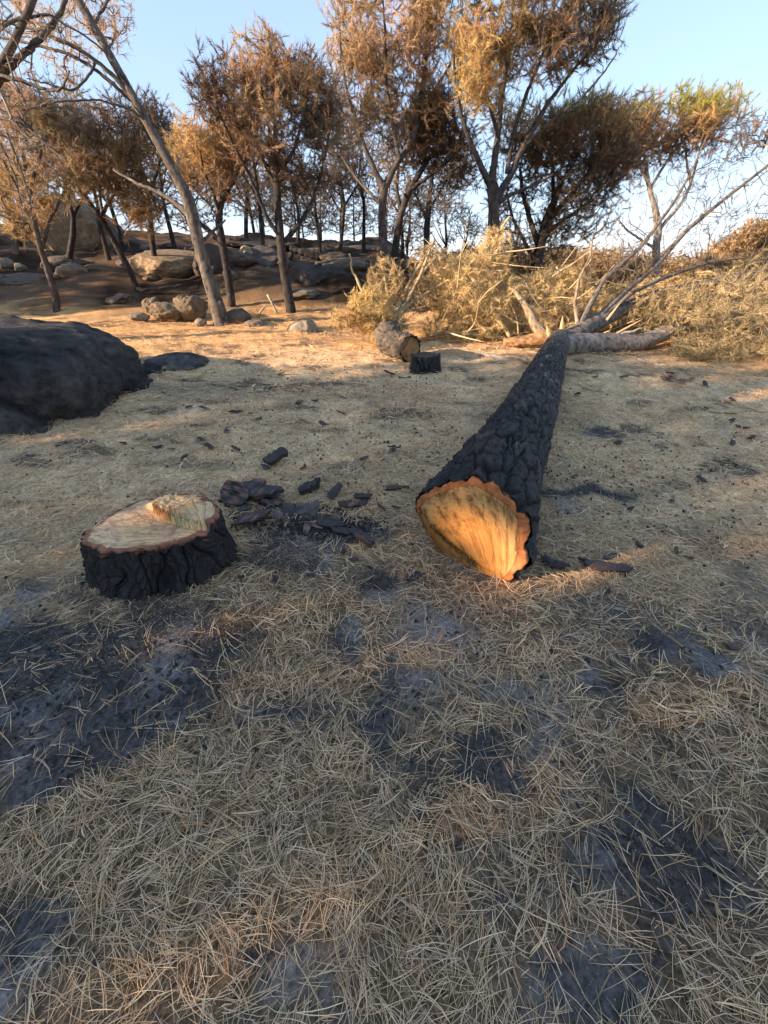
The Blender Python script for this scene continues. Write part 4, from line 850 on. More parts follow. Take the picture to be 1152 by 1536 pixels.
pine('edge_pine', 'sparse pinkish pine at the far picture edge, most of it cut off', 13.0,
     [(1240, 440, 22), (1235, 360, 20), (1228, 280, 18), (1215, 220, 14), (1200, 170, 9)], [(.3, [(1225, 270, 9), (1190, 225, 6), (1150, 195, 4)])],
     [(200, 1160, 180, 40, 34, 1.0, 0, PINK), (200, 1215, 150, 50, 40, 1.0, 0, PINK), (60, 1100, 215, 25, 20, .6, 0, PINK)], 216, nb=12, bare=.2)
pine('thin_slope_pine', 'thin grey-stemmed pine on the slope between domed and central pines', 15.5,
     [(508, 398, 9), (511, 370, 9), (514, 335, 9), (516, 305, 8), (512, 275, 6), (508, 250, 4)], [(.5, [(515, 325, 6), (500, 300, 4), (490, 278, 3)]), (-.4, [(516, 310, 5), (535, 280, 4), (545, 255, 3)])],
     [(200, 515, 245, 40, 32, 1.1, 0, (.16, .115, .08)), (110, 540, 265, 30, 24, .8, 0, GREY), (90, 495, 275, 22, 22, .8, 0, DARK)], 217, barkc=(.07, .062, .055))
pine('small_left_hill_pine', 'small straight pine behind the forked dark pine on the rise', 17.5,
     [(369, 352, 9), (369, 330, 9), (370, 305, 8), (371, 275, 6)], [(.4, [(370, 310, 5), (358, 285, 4), (350, 265, 3)])], [(180, 368, 265, 34, 30, 1.1, 0, BROWN), (120, 380, 300, 25, 18, .8, 0, GREY)], 218, barkc=CH)
pine('pale_edge_stem_pine', 'pale thin pine stem at the far edge left of the round boulder', 14.0,
     [(25, 388, 13), (22, 360, 12), (18, 330, 11), (14, 300, 9), (8, 270, 6)], [(.3, [(18, 330, 6), (30, 300, 4), (40, 275, 3)])], [(260, 25, 300, 40, 36, 1.2, .4, GOLD), (220, 20, 250, 50, 40, 1.2, .5, BROWN)], 219, barkc=(.16, .13, .1))

# scorched pines of the second row, filling the hillside between the nearer trunks
def row_pine(k):
    r_ = np.random.default_rng(1200 + k); mb = MB()
    T = np.array([[0, 0, -.2, .11], [.04, 0, .9, .09], [r_.normal(0, .12), r_.normal(0, .1), 1.9, .075], [r_.normal(0, .2), 0, 2.9, .05], [r_.normal(0, .2), 0, 3.9, .02]])
    Q = resample(T, .1); tube(mb, Q[:, :3], Q[:, 3], 12, disp=lambda S, TH, R: bark_plates(S, TH, R, .15, .05, 1210 + k, .008, CH, .15, (.12, .1, .085))); lm = []
    sn = [p for p in Q[len(Q) // 3:, :3]]; sp = [-1] + list(range(len(sn) - 1))
    for j in range(5):
        a = r_.uniform(0, 6.28); b = Q[int(len(Q) * r_.uniform(.35, .75)), :3]; e = np.array([math.cos(a), math.sin(a), 0]); L2 = resample(np.array([np.r_[b, .035], np.r_[b + e * .5 + [0, 0, .5], .025], np.r_[b + e * .95 + [0, 0, 1.1], .012]]), .1)
        m2 = MB(); tube(m2, L2[:, :3], L2[:, 3], 7, CH); lm.append(m2); m0 = len(sn)
        for q, p in enumerate(L2[::2, :3]): sn.append(p); sp.append(m0 + q - 1 if q else -1)
    n = 420; cc = ell(16, (0, 0, 3.5), (1.35, 1.35, .85), 1230 + k, .5); w = r_.integers(0, 16, n); t = cc[w] + rvec(n, r_) * r_.uniform(.1, .6, (n, 1))
    c = np.array([(.30, .21, .13), (.42, .285, .15), (.22, .165, .115)][k]) * r_.uniform(.65, 1.3, (16, 1))[w]
    cm = crown_mesh((np.array(sn), np.array(sp)), t, c, 1240 + k, nb=30, nlen=.14, nwid=.010, twig=(.07, .058, .05), rbase=.003, plume=True, spread=.8)
    return mb, lm, cm
row_protos = []
for k in range(3):
    a_, l_, c_ = row_pine(k); row_protos.append([a_.build('trunk', M['bark'])] + [m.build('limb', M['bark']) for m in l_] + [c_.build('crown', [M['bark'], M['leafneedle']])])
used = [False] * 3
for i_, (px, Y, sc, rz) in enumerate([(30, 15.5, 1.1, 0), (70, 17.5, 1.2, 2), (128, 16.5, 1.15, 1), (185, 15.0, .95, 4), (262, 15.5, 1.05, 3), (300, 17.0, 1.1, 5), (395, 15.0, 1.0, 2), (448, 16.5, .95, 1), (480, 14.6, .85, 4), (545, 15.8, .95, 0), (605, 17.5, 1.0, 3), (668, 15.5, .9, 2), (700, 17.5, .8, 5)]):
    k = i_ % 3; x = at(px, 370, Y)[0]; z = H1(x, Y)
    r = empty('hillside_pine', (x, Y, z), 'scorched round-topped pine in the second row on the hillside', 'tree', 'scorched pines of the second row')
    for o in row_protos[k]:
        c = o if not used[k] else o.copy()
        if used[k]: COLL.objects.link(c)
        c.parent = r
    sc *= .66; used[k] = True; r.scale = (sc, sc, sc * (.85 + .35 * ((i_ * 53) % 10) / 10)); r.rotation_euler = (0, 0, rz)

# slim burnt pines along the crest of the hill
def crest_tree(k):
    r_ = np.random.default_rng(900 + k); mb = MB(); h = 4.4
    T = np.array([[0, 0, -.2, .06], [.05, 0, 1.0, .05], [r_.normal(0, .2), r_.normal(0, .1), 2.2, .04], [r_.normal(0, .25), 0, 3.6, .04], [r_.normal(0, .3), 0, h, .015]])
    Q = resample(T, .15); tube(mb, Q[:, :3], Q[:, 3], 8, CH)
    nodes = Q[len(Q) // 4:, :3]; par = np.r_[-1, np.arange(len(nodes) - 1)]
    t = ell(300, (0, 0, 2.2), (1.5, 1.5, 1.7), 77 + k, .35); c = np.array(DARK) * r_.uniform(.8, 1.9, (300, 1)) * np.array([1, .95, .9])
    cm = crown_mesh((nodes, par), t, c, 40 + k, nb=13, nlen=.22, nwid=.018, twig=(.05, .042, .038), bare=.2, rbase=.005)
    return mb, cm
protos = []
for k in range(3):
    a_, b_ = crest_tree(k); ta = a_.build('trunk', M['bark']); cb_ = b_.build('crown', [M['bark'], M['leafneedle']]); protos.append((ta, cb_))
cx_ = [(282, 19, 1.1), (302, 21, .9), (385, 20, 1.0), (398, 22, .8), (415, 21, .9), (440, 22, .85), (455, 20, .8), (470, 23, .8), (487, 21, .75), (533, 22, .85), (550, 20, .8), (563, 23, .75), (610, 21, .9), (622, 22, .8), (672, 19, .9), (690, 20, .75)]
used = [False] * 3
r_ = np.random.default_rng(17); cx = [(px + r_.normal(0, 9), Y + r_.uniform(-1.5, 3), sc * r_.uniform(.55, 1.25)) for px, Y, sc in cx_]
for i_, (px, Y, sc) in enumerate(cx):
    k = i_ % 3; x = at(px, 350, Y)[0]; z = H1(x, Y)
    r = empty('crest_pine', (x, Y, z), 'slim blackened pine in the row along the hill crest', 'tree', 'slim burnt pines along the crest')
    for o in protos[k]:
        c = o if not used[k] else o.copy()
        if used[k]: COLL.objects.link(c)
        c.parent = r
    used[k] = True; r.scale = (sc, sc, .72 * sc * (0.85 + .3 * ((i_ * 37) % 10) / 10)); r.rotation_euler = (0, 0, i_ * 1.7)

# ------------------------------------------------------------------ wood on the sun's side, out of the picture: its shade covers the clearing
NU = np.array([SUN_AZ[1], -SUN_AZ[0]]); NU = NU if NU[1] > 0 else -NU
def shade_wood():
    r_ = np.random.default_rng(303); mb = MB(); cents = []
    for u in np.arange(-11.0, 5.4, 1.15):
        for t in (13.2, 15.4, 17.2):
            uu = u + r_.normal(0, .25) + .4 * (t - 19) / 5; tt = t + r_.normal(0, .9)
            for ut in [float(np.array(q_[:2]) @ NU) for q_ in ((.55, 1.72), (-1.2, 1.95))]:
                if abs(uu - ut) < .5: uu = ut + math.copysign(.5, uu - ut)          # no stem right in the chinks
            hgt = r_.uniform(6.8, 7.8); cents.append((uu, tt, hgt))
    P = []
    for uu, tt, hgt in cents:
        x, y = SUN_AZ * tt + NU * uu; z0 = H1(x, y)
        if uu > 5.2: continue
        q = ell(1300, (x, y, z0 + hgt * .48), (1.15, 1.15, hgt * .52), int(uu * 100 + tt * 7) % 9999, .35); P.append(q)
        tube(mb, np.array([[x, y, z0 - .3], [x + .1, y, z0 + hgt * .4], [x, y + .1, z0 + hgt * .9]]), np.array([.2, .15, .04]), 6, CH)
    # a looser fringe beyond the edge, low enough to leave the crowns behind in the sun
    for uu in np.arange(11.6, 19.5, 1.1):
        for tt in (13.0, 16.0):
            x, y = SUN_AZ * (tt + r_.normal(0, .5)) + NU * (uu + r_.normal(0, .3)); z0 = H1(x, y); h = r_.uniform(3.4, 5.0)
            P.append(ell(900, (x, y, z0 + h * .55), (.85, .85, h * .45), int(uu * 100 + tt), .4)); tube(mb, np.array([[x, y, z0 - .3], [x + .1, y, z0 + h * .5], [x, y + .1, z0 + h]]), np.array([.14, .1, .03]), 6, CH)
    P = np.concatenate(P)
    # chinks in the foliage where sun slips through: on to the cut end, the stump top and two spots of ground
    for tgt, rad in [((.44, 1.76, .36), .13), ((.58, 1.70, .25), .13), ((-1.2, 1.95, .38), .10), ((4.2, 4.6, .32), .2)]:
        v = P - np.array(tgt); s = v @ SUN3; d = np.linalg.norm(v - s[:, None] * SUN3, axis=1); P = P[~((d < rad) & (s > 2))]
    n = len(P); a = rvec(n, r_); b = np.cross(a, rvec(n, r_)); b /= np.linalg.norm(b, axis=1, keepdims=True); sz = r_.uniform(.07, .15, (n, 1))
    V = np.stack([P - a * sz, P - b * sz * .6, P + a * sz, P + b * sz * .6], 1).reshape(-1, 3)
    mb.add(V, None, np.arange(n * 4).reshape(-1, 4), np.repeat(np.array(BROWN) * r_.uniform(.6, 1.3, (n, 1)), 4, 0))
    tag(mb.build('pine_wood', M['leafneedle']), 'dense pine wood beyond the picture edge shading the clearing', 'wood', kind='stuff')
shade_wood()

# ------------------------------------------------------------------ rocks
def ico(sub):
    t = (1 + 5 ** .5) / 2
    v = [(-1, t, 0), (1, t, 0), (-1, -t, 0), (1, -t, 0), (0, -1, t), (0, 1, t), (0, -1, -t), (0, 1, -t), (t, 0, -1), (t, 0, 1), (-t, 0, -1), (-t, 0, 1)]
    f = [(0, 11, 5), (0, 5, 1), (0, 1, 7), (0, 7, 10), (0, 10, 11), (1, 5, 9), (5, 11, 4), (11, 10, 2), (10, 7, 6), (7, 1, 8), (3, 9, 4), (3, 4, 2), (3, 2, 6), (3, 6, 8), (3, 8, 9), (4, 9, 5), (2, 4, 11), (6, 2, 10), (8, 6, 7), (9, 8, 1)]
    v = [np.array(p) / np.linalg.norm(p) for p in v]
    for _ in range(sub):
        mid = {}; nf = []
        def m(a, b):
            k = (min(a, b), max(a, b))
            if k not in mid: q = v[a] + v[b]; v.append(q / np.linalg.norm(q)); mid[k] = len(v) - 1
            return mid[k]
        for a, b, c in f:
            x, y, z = m(a, b), m(b, c), m(c, a); nf += [(a, x, z), (b, y, x), (c, z, y), (x, y, z)]
        f = nf
    return np.array(v), np.array(f)
ICO = {k: ico(k) for k in (2, 3, 4, 5)}
def rock(name, label, cen, rad, seed, col, yaw=0, sub=4, facets=7, rough=.16, box=.0, group=None, mat='rock', tilt=0, soot=.0, cat='rock', extra=None):
    V, F = ICO[sub]; r_ = np.random.default_rng(seed); d = V.copy()
    r = np.ones(len(V)) + rough * 1.3 * fbm(V * 1.3 + seed, seed, 3) + rough * .8 * fbm(V * 4 + seed, seed + 1, 4) + rough * .3 * fbm(V * 12, seed + 2, 4)
    Q = V * r[:, None]
    for k in range(facets):
        n = rvec(1, r_)[0]; h = r_.uniform(.70, .96); o = Q @ n - h; Q = Q - np.where(o > 0, o, 0)[:, None] * n * .7
    Q = Q * np.asarray(rad); ct, st = math.cos(tilt), math.sin(tilt); Q = np.stack([Q[:, 0], Q[:, 1] * ct - Q[:, 2] * st, Q[:, 1] * st + Q[:, 2] * ct], -1)
    c, s = math.cos(yaw), math.sin(yaw); Q = np.stack([Q[:, 0] * c - Q[:, 1] * s, Q[:, 0] * s + Q[:, 1] * c, Q[:, 2]], -1)
    if extra is not None: Q = extra(Q)
    lo = sstep(-.1, .5, fbm(Q / max(rad) * 2.2 + 3, seed + 5, 4)); cc = np.asarray(col) * (1 + .35 * fbm(Q / max(rad) * 5, seed + 6, 4))[:, None]
    if soot: k = (soot * lo)[:, None]; cc = cc * (1 - k) + np.array([.025, .025, .027]) * k
    mb = MB(); mb.add(Q, F, None, np.clip(cc, .006, 1)); o = mb.build(name, M[mat]); o.location = tuple(cen); return tag(o, label, cat, group)
def rock_px(name, label, px, py, Y, rx, ry, rd, seed, col, sink=.25, **kw):
    """rock whose middle shows at px, py at distance Y; half sizes in photo pixels, depth in metres"""
    c = at(px, py, Y); d = depth_of(c); rad = (rx * d / F_PX, rd, ry * d / F_PX); return rock(name, label, c, rad, seed, col, **kw)
LIT = (.25, .185, .12); GREYR = (.17, .14, .11); SOOT = (.075, .07, .066)
def boulder_shape(Q):
    # crack along the near flank and a broken lower corner, as on the real one
    e = np.array([1.62, 1.25, .86]); q = np.abs(Q / e) + 1e-6; k = (q[:, 0] ** 2 + q[:, 1] ** 2 + q[:, 2] ** 2) ** .5 / (q[:, 0] ** 2.9 + q[:, 1] ** 2.6 + q[:, 2] ** 2.9) ** (1 / 2.9); Q = Q * (k * .97)[:, None]
    s = Q[:, 0] * .62 + Q[:, 2] * .78 - .86; w = np.exp(-(s / .035) ** 2) * (Q[:, 1] < .3) * sstep(.5, .9, Q[:, 0]); Q = Q * (1 - .10 * w)[:, None]
    rel = .026 * fbm(Q * 5, 91, 5) + .014 * fbm(Q * 17, 92, 4) - .03 * sstep(.55, .8, 1 - np.abs(fbm(Q * np.array([1.2, 1.2, 2.2]) + 5, 93, 3)) * 4) ; Q = Q * (1 + rel)[:, None]
    return Q
bc = at(20, 600, 4.85)
rock('sooty_boulder', 'big smooth soot-blackened boulder half in the picture, with a crack', (-4.25, 4.75, .20), (1.62, 1.25, .86), 401, (.075, .068, .062), yaw=-.1, sub=5, facets=3, rough=.10, mat='boulder', soot=.75, cat='boulder', extra=boulder_shape)
rock_px('flat_stone', 'flat dark stone lying just past the big sooty boulder', 268, 551, 6.0, 52, 20, .38, 402, (.10, .095, .09), soot=.5, rough=.12, facets=3, mat='boulder')
rock_px('flat_stone', 'small black stone touching the end of the big sooty boulder', 224, 561, 5.6, 27, 14, .22, 403, (.035, .034, .034), soot=.6, facets=3, mat='boulder')
rock_px('round_boulder', 'big rounded sunlit boulder among the trees on the hill', 112, 352, 15.3, 48, 50, 1.1, 404, LIT, rough=.2, sub=5, cat='boulder')
rock_px('round_boulder', 'grey shaded boulder tucked behind the big rounded one', 158, 362, 16.3, 28, 34, .8, 405, GREYR, soot=.3, cat='boulder')
rock_px('sloping_rock', 'broad sunlit sloping slab between black-crowned pine and leaning trunk', 256, 402, 12.9, 62, 26, 1.0, 406, LIT, rough=.14, sub=5, facets=5, yaw=.2)
rock_px('sloping_rock', 'long low grey slab at the far edge under the round boulder', 50, 424, 12.2, 60, 13, .8, 407, (.11, .09, .07), facets=4, soot=.2)
rock_px('low_rock', 'low dark slab between crooked pine and slanting pine', 140, 428, 11.9, 46, 12, .5, 408, SOOT, soot=.5)
rock_px('low_rock', 'smaller dark slab before the crooked pine', 100, 400, 13.4, 32, 14, .6, 409, (.11, .09, .07), soot=.2)
rock_px('hollowed_rock', 'large dark rock with bright sunlit hollow end behind the forked pine', 392, 396, 13.6, 42, 25, .8, 410, (.12, .105, .09), soot=.45, sub=5, yaw=-.3)
rock_px('knob_rock', 'rounded pale knob of rock catching the sun on top', 371, 388, 13.1, 12, 18, .3, 411, (.34, .27, .18), rough=.2)
rock_px('dark_outcrop', 'black rock outcrop just right of the domed pine trunk', 462, 424, 12.3, 36, 26, .8, 412, SOOT, soot=.6, sub=4)
rock_px('dark_outcrop', 'dark blocky rock right of the outcrop on the bank', 505, 420, 12.9, 34, 22, .7, 413, (.085, .075, .068), soot=.5)
rock_px('dark_outcrop', 'shadowed rock on the bank before the small short stump', 550, 432, 12.3, 30, 20, .6, 414, (.10, .085, .07), soot=.4)
rock_px('dark_outcrop', 'dark rock beneath the leaning trunk branch fork', 322, 400, 12.6, 32, 32, .7, 415, (.09, .078, .066), soot=.4)
rock_px('crumbly_stone', 'rough sunlit stone block nearest the base of the leaning trunk', 286, 462, 9.2, 22, 18, .3, 416, (.16, .12, .08), rough=.3, facets=4)
rock_px('crumbly_stone', 'long rough sunlit stone in the row beside the leaning trunk', 252, 467, 9.1, 24, 13, .28, 417, (.16, .12, .08), rough=.3, facets=4)
rock_px('crumbly_stone', 'small upright sunlit stone at the outer end of the stone row', 227, 459, 9.3, 13, 12, .2, 418, (.17, .13, .085), rough=.28)
rock_px('crumbly_stone', 'tilted thin stone lying before the stone row', 207, 475, 9.0, 18, 6, .15, 419, (.20, .16, .12), rough=.2)
rock_px('root_stone', 'dark brown stone against the foot of the leaning trunk', 357, 478, 9.0, 20, 15, .26, 420, (.12, .095, .07), rough=.2, soot=.3)
rock_px('root_stone', 'low stone sunk in needles right of the leaning trunk foot', 385, 487, 8.7, 18, 8, .25, 421, (.17, .14, .10))
rock_px('angular_stone', 'angular sunlit stone alone on the needles below the domed pine', 457, 494, 8.2, 24, 15, .28, 422, (.25, .205, .145), facets=9, rough=.1)
rock_px('root_stone', 'little stones heap at the foot of the leaning trunk', 300, 484, 8.65, 9, 6, .1, 423, (.22, .18, .13), sub=3)
rock_px('ledge_rock', 'flat pale slab high on the crest left of the central pine', 470, 383, 17, 48, 9, 1.2, 424, (.17, .135, .1), facets=4)
rock_px('ledge_rock', 'pale flat slab on the crest beside thin slope pine', 545, 377, 18, 50, 8, 1.2, 425, (.16, .13, .1), facets=4)
rock_px('ledge_rock', 'long grey ledge along the hill above hollowed rock', 395, 368, 16.5, 55, 6, .8, 426, (.11, .095, .08), facets=4, soot=.3)
rock_px('ledge_rock', 'dark ledge of rock under the fallen burnt log', 520, 398, 14.2, 50, 10, .9, 427, (.12, .1, .085), soot=.4, facets=4)
rock_px('ledge_rock', 'grey ledge behind black-crowned pine on the rise', 300, 376, 16, 36, 8, .7, 428, (.09, .078, .066), soot=.3, facets=4)
rock_px('ledge_rock', 'grey ledge right of the round boulder', 205, 390, 15, 34, 8, .7, 429, (.1, .085, .07), soot=.2, facets=4)

HS = 'small stones scattered over the burnt hillside'
r_ = np.random.default_rng(440)
for k in range(60):
    x = r_.uniform(-11, 1.2); y = r_.uniform(10.6, 17.5); s_ = r_.gamma(2.2, .055) + .05
    if x < -1.02 * y: continue
    rock('hill_stone', 'small sooty stone among many on the burnt hillside', (x, y, H1(x, y) + s_ * .1), (s_ * r_.uniform(.9, 1.7), s_ * r_.uniform(.8, 1.4), s_ * r_.uniform(.4, .8)), 450 + k, np.array([.15, .12, .09]) * r_.uniform(.5, 1.7), yaw=r_.uniform(0, 3), sub=2 if s_ < .15 else 3, facets=5, rough=.22, soot=.4, group=HS)

# fallen burnt log and sticks on the bank
def stick(name, label, pts, col, cat='stick', group=None, sides=7, mat='bark', snap=True, kink=.012):
    """pts: (px, py, Y or None = on the ground, width px)"""
    P = []
    for px, py, Y, w in pts:
        p = gnd(px, py) if Y is None else at(px, py, Y); r = rad_px(w, p)
        if Y is None: p = p + np.array([0, 0, r * .9])
        P.append(np.r_[p, r])
    Q = resample(np.array(P), .06); r_ = np.random.default_rng(len(name) + int(pts[0][0]))
    Q[1:-1, :3] += r_.normal(0, kink, (len(Q) - 2, 3)); o0 = Q[0, :3].copy(); mb = MB()
    tube(mb, Q[:, :3] - o0, Q[:, 3] * (1 + .12 * r_.normal(size=len(Q))), sides, np.asarray(col) * r_.uniform(.8, 1.2, (len(Q), 1)))
    o = mb.build(name, M[mat]); o.location = tuple(o0); return tag(o, label, cat, group)
stick('burnt_log', 'black burnt log lying aslant on the hill behind the domed pine', [(436, 373, 14.6, 9), (460, 380, 14.5, 10), (485, 386, 14.4, 9), (508, 390, 14.3, 7)], CH, 'log')
stick('burnt_log', 'thin burnt log on the crest above the hollowed rock', [(345, 357, 16.4, 5), (372, 362, 16.3, 6), (392, 366, 16.2, 5)], (.05, .045, .04), 'log')
stick('short_burnt_stub', 'short upright burnt stub beside the fallen hill log', [(436, 394, 14.4, 8), (436, 378, 14.4, 8)], CH, 'stub')
stick('pale_stick', 'thin pale leaning stick by the domed pine foot', [(416, 471, 9.6, 4), (408, 455, 9.6, 4), (401, 442, 9.6, 3)], (.38, .30, .2))
stick('pale_stick', 'curved short stick left of the leaning pale stick', [(389, 472, 9.7, 3), (392, 463, 9.7, 3), (400, 457, 9.7, 2)], (.34, .27, .18))
stick('dry_stalk', 'tall thin dry stalk sticking out of the golden brush', [(548, 445, 8.2, 4), (538, 425, 8.2, 4), (527, 402, 8.2, 3), (524, 380, 8.2, 2)], (.42, .31, .17))
stick('dark_stick', 'thin black twig on the slope before the sloping slab', [(168, 452, 10.6, 3), (185, 448, 10.6, 3), (200, 445, 10.6, 2)], CH)
stick('dark_stick', 'dark branch lying at the foot of slanting pine', [(205, 433, 11.2, 6), (222, 435, 11.2, 5), (240, 432, 11.2, 4), (275, 428, 11.2, 3)], CH)
stick('pale_branch', 'pale dry branch on the ground left of the felled trunk fork', [(718, 535, None, 5), (745, 537, None, 6), (772, 540, None, 5), (790, 542, None, 3)], (.36, .32, .27))
stick('pale_branch', 'broken pale stick on the needles at the far edge past the trunk', [(1064, 618, None, 3), (1082, 620, None, 6), (1104, 621, None, 5)], (.50, .36, .19))
stick('pale_branch', 'curved pale twig under the right-hand limb of the felled pine', [(955, 540, None, 4), (975, 548, None, 4), (1000, 550, None, 3)], (.40, .34, .26))
stick('pale_branch', 'thin bleached twig leaning on the felled pine limb', [(905, 512, 6.7, 4), (935, 500, 6.7, 4), (965, 493, 6.7, 3)], (.42, .36, .28))
stick('dark_stick', 'short charred stick on needles below the small stump', [(598, 568, None, 4), (616, 568, None, 4)], CH)
stick('dark_stick', 'charred twig lying left of the felled trunk', [(576, 737, None, 4), (596, 733, None, 5), (614, 732, None, 4)], (.03, .028, .028))

# ------------------------------------------------------------------ second felled pine: short log with cut end, and its golden brush
def small_felled():
    c = at(616, 523, 5.95); g = np.array([c[0], c[1], H1(c[0], c[1])])
    root = empty('small_felled_pine', g, 'short cut pine log with dark-rimmed end and sprouting golden dead branches', 'felled tree')
    n = np.array([.50, -.85, .12]); n /= np.linalg.norm(n); b = np.array([0, 0, 1.0]); b -= n * (b @ n); b /= np.linalg.norm(b); a = np.cross(b, n)
    R = .175; c[2] = max(c[2], g[2] + R * .95); end = c - n * .5 + np.array([-.05, 0, .08])
    P = np.linspace(c, end, 40); mb = MB()
    tube(mb, P, np.linspace(R, R * .95, 40), 60, cap=False, disp=lambda S, TH, Rr: bark_plates(S, TH, Rr, .11, .07, 501, .03, (.085, .07, .055), .15, (.2, .15, .1)))
    part(mb, 'trunk', M['bark'], root)
    th = np.linspace(0, 2 * math.pi, 60, endpoint=False); mb = MB(); V = [c - n * .02]; pc = [[0, 0, 0]]
    for k in range(1, 9):
        for t in th:
            r = R * .86 * k / 8 * (1 + .05 * math.sin(3 * t)); V.append(c - n * .022 + a * r * math.cos(t) + b * r * math.sin(t)); pc.append([r * math.cos(t), r * math.sin(t), 0])
    f3 = [[0, 1 + k, 1 + (k + 1) % 60] for k in range(60)]; f4 = [[1 + (q - 1) * 60 + k, 1 + q * 60 + k, 1 + q * 60 + (k + 1) % 60, 1 + (q - 1) * 60 + (k + 1) % 60] for q in range(1, 8) for k in range(60)]
    mb.add(V, f3, f4, (.4, .25, .12), pc=pc)
    part(mb, 'cut_face', cut_material('small_log_grain', (.55, .31, .12), (.42, .2, .07), (.12, .045, .015), (.3, .12, .05), 30, (.03, 0), (-.3, -.3)), root)
    # second short section and the limbs that rise from it
    e2 = at(581, 515, 6.75); e2[2] = H1(e2[0], e2[1]) + .2; mb = MB(); Q = resample(np.array([np.r_[e2 + [0, -.2, 0], .17], np.r_[e2, .2], np.r_[at(584, 500, 7.0), .17], np.r_[at(590, 478, 7.2), .10]]), .03)
    tube(mb, Q[:, :3], Q[:, 3], 40, disp=lambda S, TH, Rr: bark_plates(S, TH, Rr, .09, .06, 503, .025, (.12, .1, .078), .2, (.24, .18, .12))); part(mb, 'trunk_base', M['bark'], root)
    limbs = [[(592, 480, 7.2, 16), (600, 455, 7.3, 9), (615, 425, 7.5, 7), (632, 395, 7.7, 6), (652, 360, 7.9, 4)], [(590, 482, 7.2, 14), (575, 460, 7.1, 8), (558, 445, 7.0, 5), (540, 440, 6.9, 4)], [(592, 478, 7.2, 13), (610, 460, 7.2, 8), (640, 440, 7.3, 6), (665, 425, 7.4, 4)],
             [(586, 490, 7.1, 10), (560, 475, 7.0, 6), (535, 470, 6.9, 5), (510, 478, 6.8, 3)], [(590, 475, 7.2, 9), (582, 445, 7.4, 6), (578, 420, 7.5, 5), (572, 395, 7.6, 3)], [(600, 460, 7.3, 7), (625, 420, 7.5, 5), (650, 390, 7.7, 4), (672, 372, 7.9, 2)], [(595, 478, 7.2, 8), (612, 450, 7.2, 6), (630, 415, 7.3, 5), (645, 375, 7.4, 3)]]
    sn, sp = [], []
    for l in limbs:
        pts = np.array([np.r_[at(px, py, Y), rad_px(w, at(px, py, Y))] for px, py, Y, w in l]); Q = resample(pts, .04); mb = MB(); tube(mb, Q[:, :3], Q[:, 3], 8, (.34, .25, .14)); part(mb, 'limb', M['bark'], root)
        m0 = len(sn)
        for k, p in enumerate(Q[::3, :3]): sn.append(p); sp.append(m0 + k - 1 if k else -1)
    T_, C_ = [], []
    for n_, px, py, Y, rx, ry, rd, col in [(230, 553, 465, 7.0, 38, 30, .4, (.70, .52, .22)), (150, 575, 490, 7.0, 42, 24, .35, (.66, .48, .23)), (130, 580, 420, 7.4, 30, 30, .3, (.6, .45, .23)), (120, 640, 400, 7.7, 30, 30, .4, (.6, .45, .24)), (120, 630, 445, 7.4, 30, 24, .4, (.28, .2, .11)), (90, 520, 475, 6.9, 26, 18, .3, (.66, .47, .23))]:
        cp = at(px, py, Y); d = depth_of(cp); t = ell(n_, cp, (rx * d / F_PX, rd, ry * d / F_PX), px, .4); t[:, 2] = np.maximum(t[:, 2], H(t[:, 0], t[:, 1]) + .05); T_.append(t); C_.append(np.array(col) * np.random.default_rng(px).uniform(.7, 1.2, (n_, 1)))
    part(crown_mesh((np.array(sn), np.array(sp)), np.concatenate(T_), np.concatenate(C_), 505, nb=16, nlen=.10, nwid=.007, twig=(.36, .26, .14), sag=.05, upbias=0), 'dead_foliage', [M['bark'], M['leafneedle']], root)
small_felled()

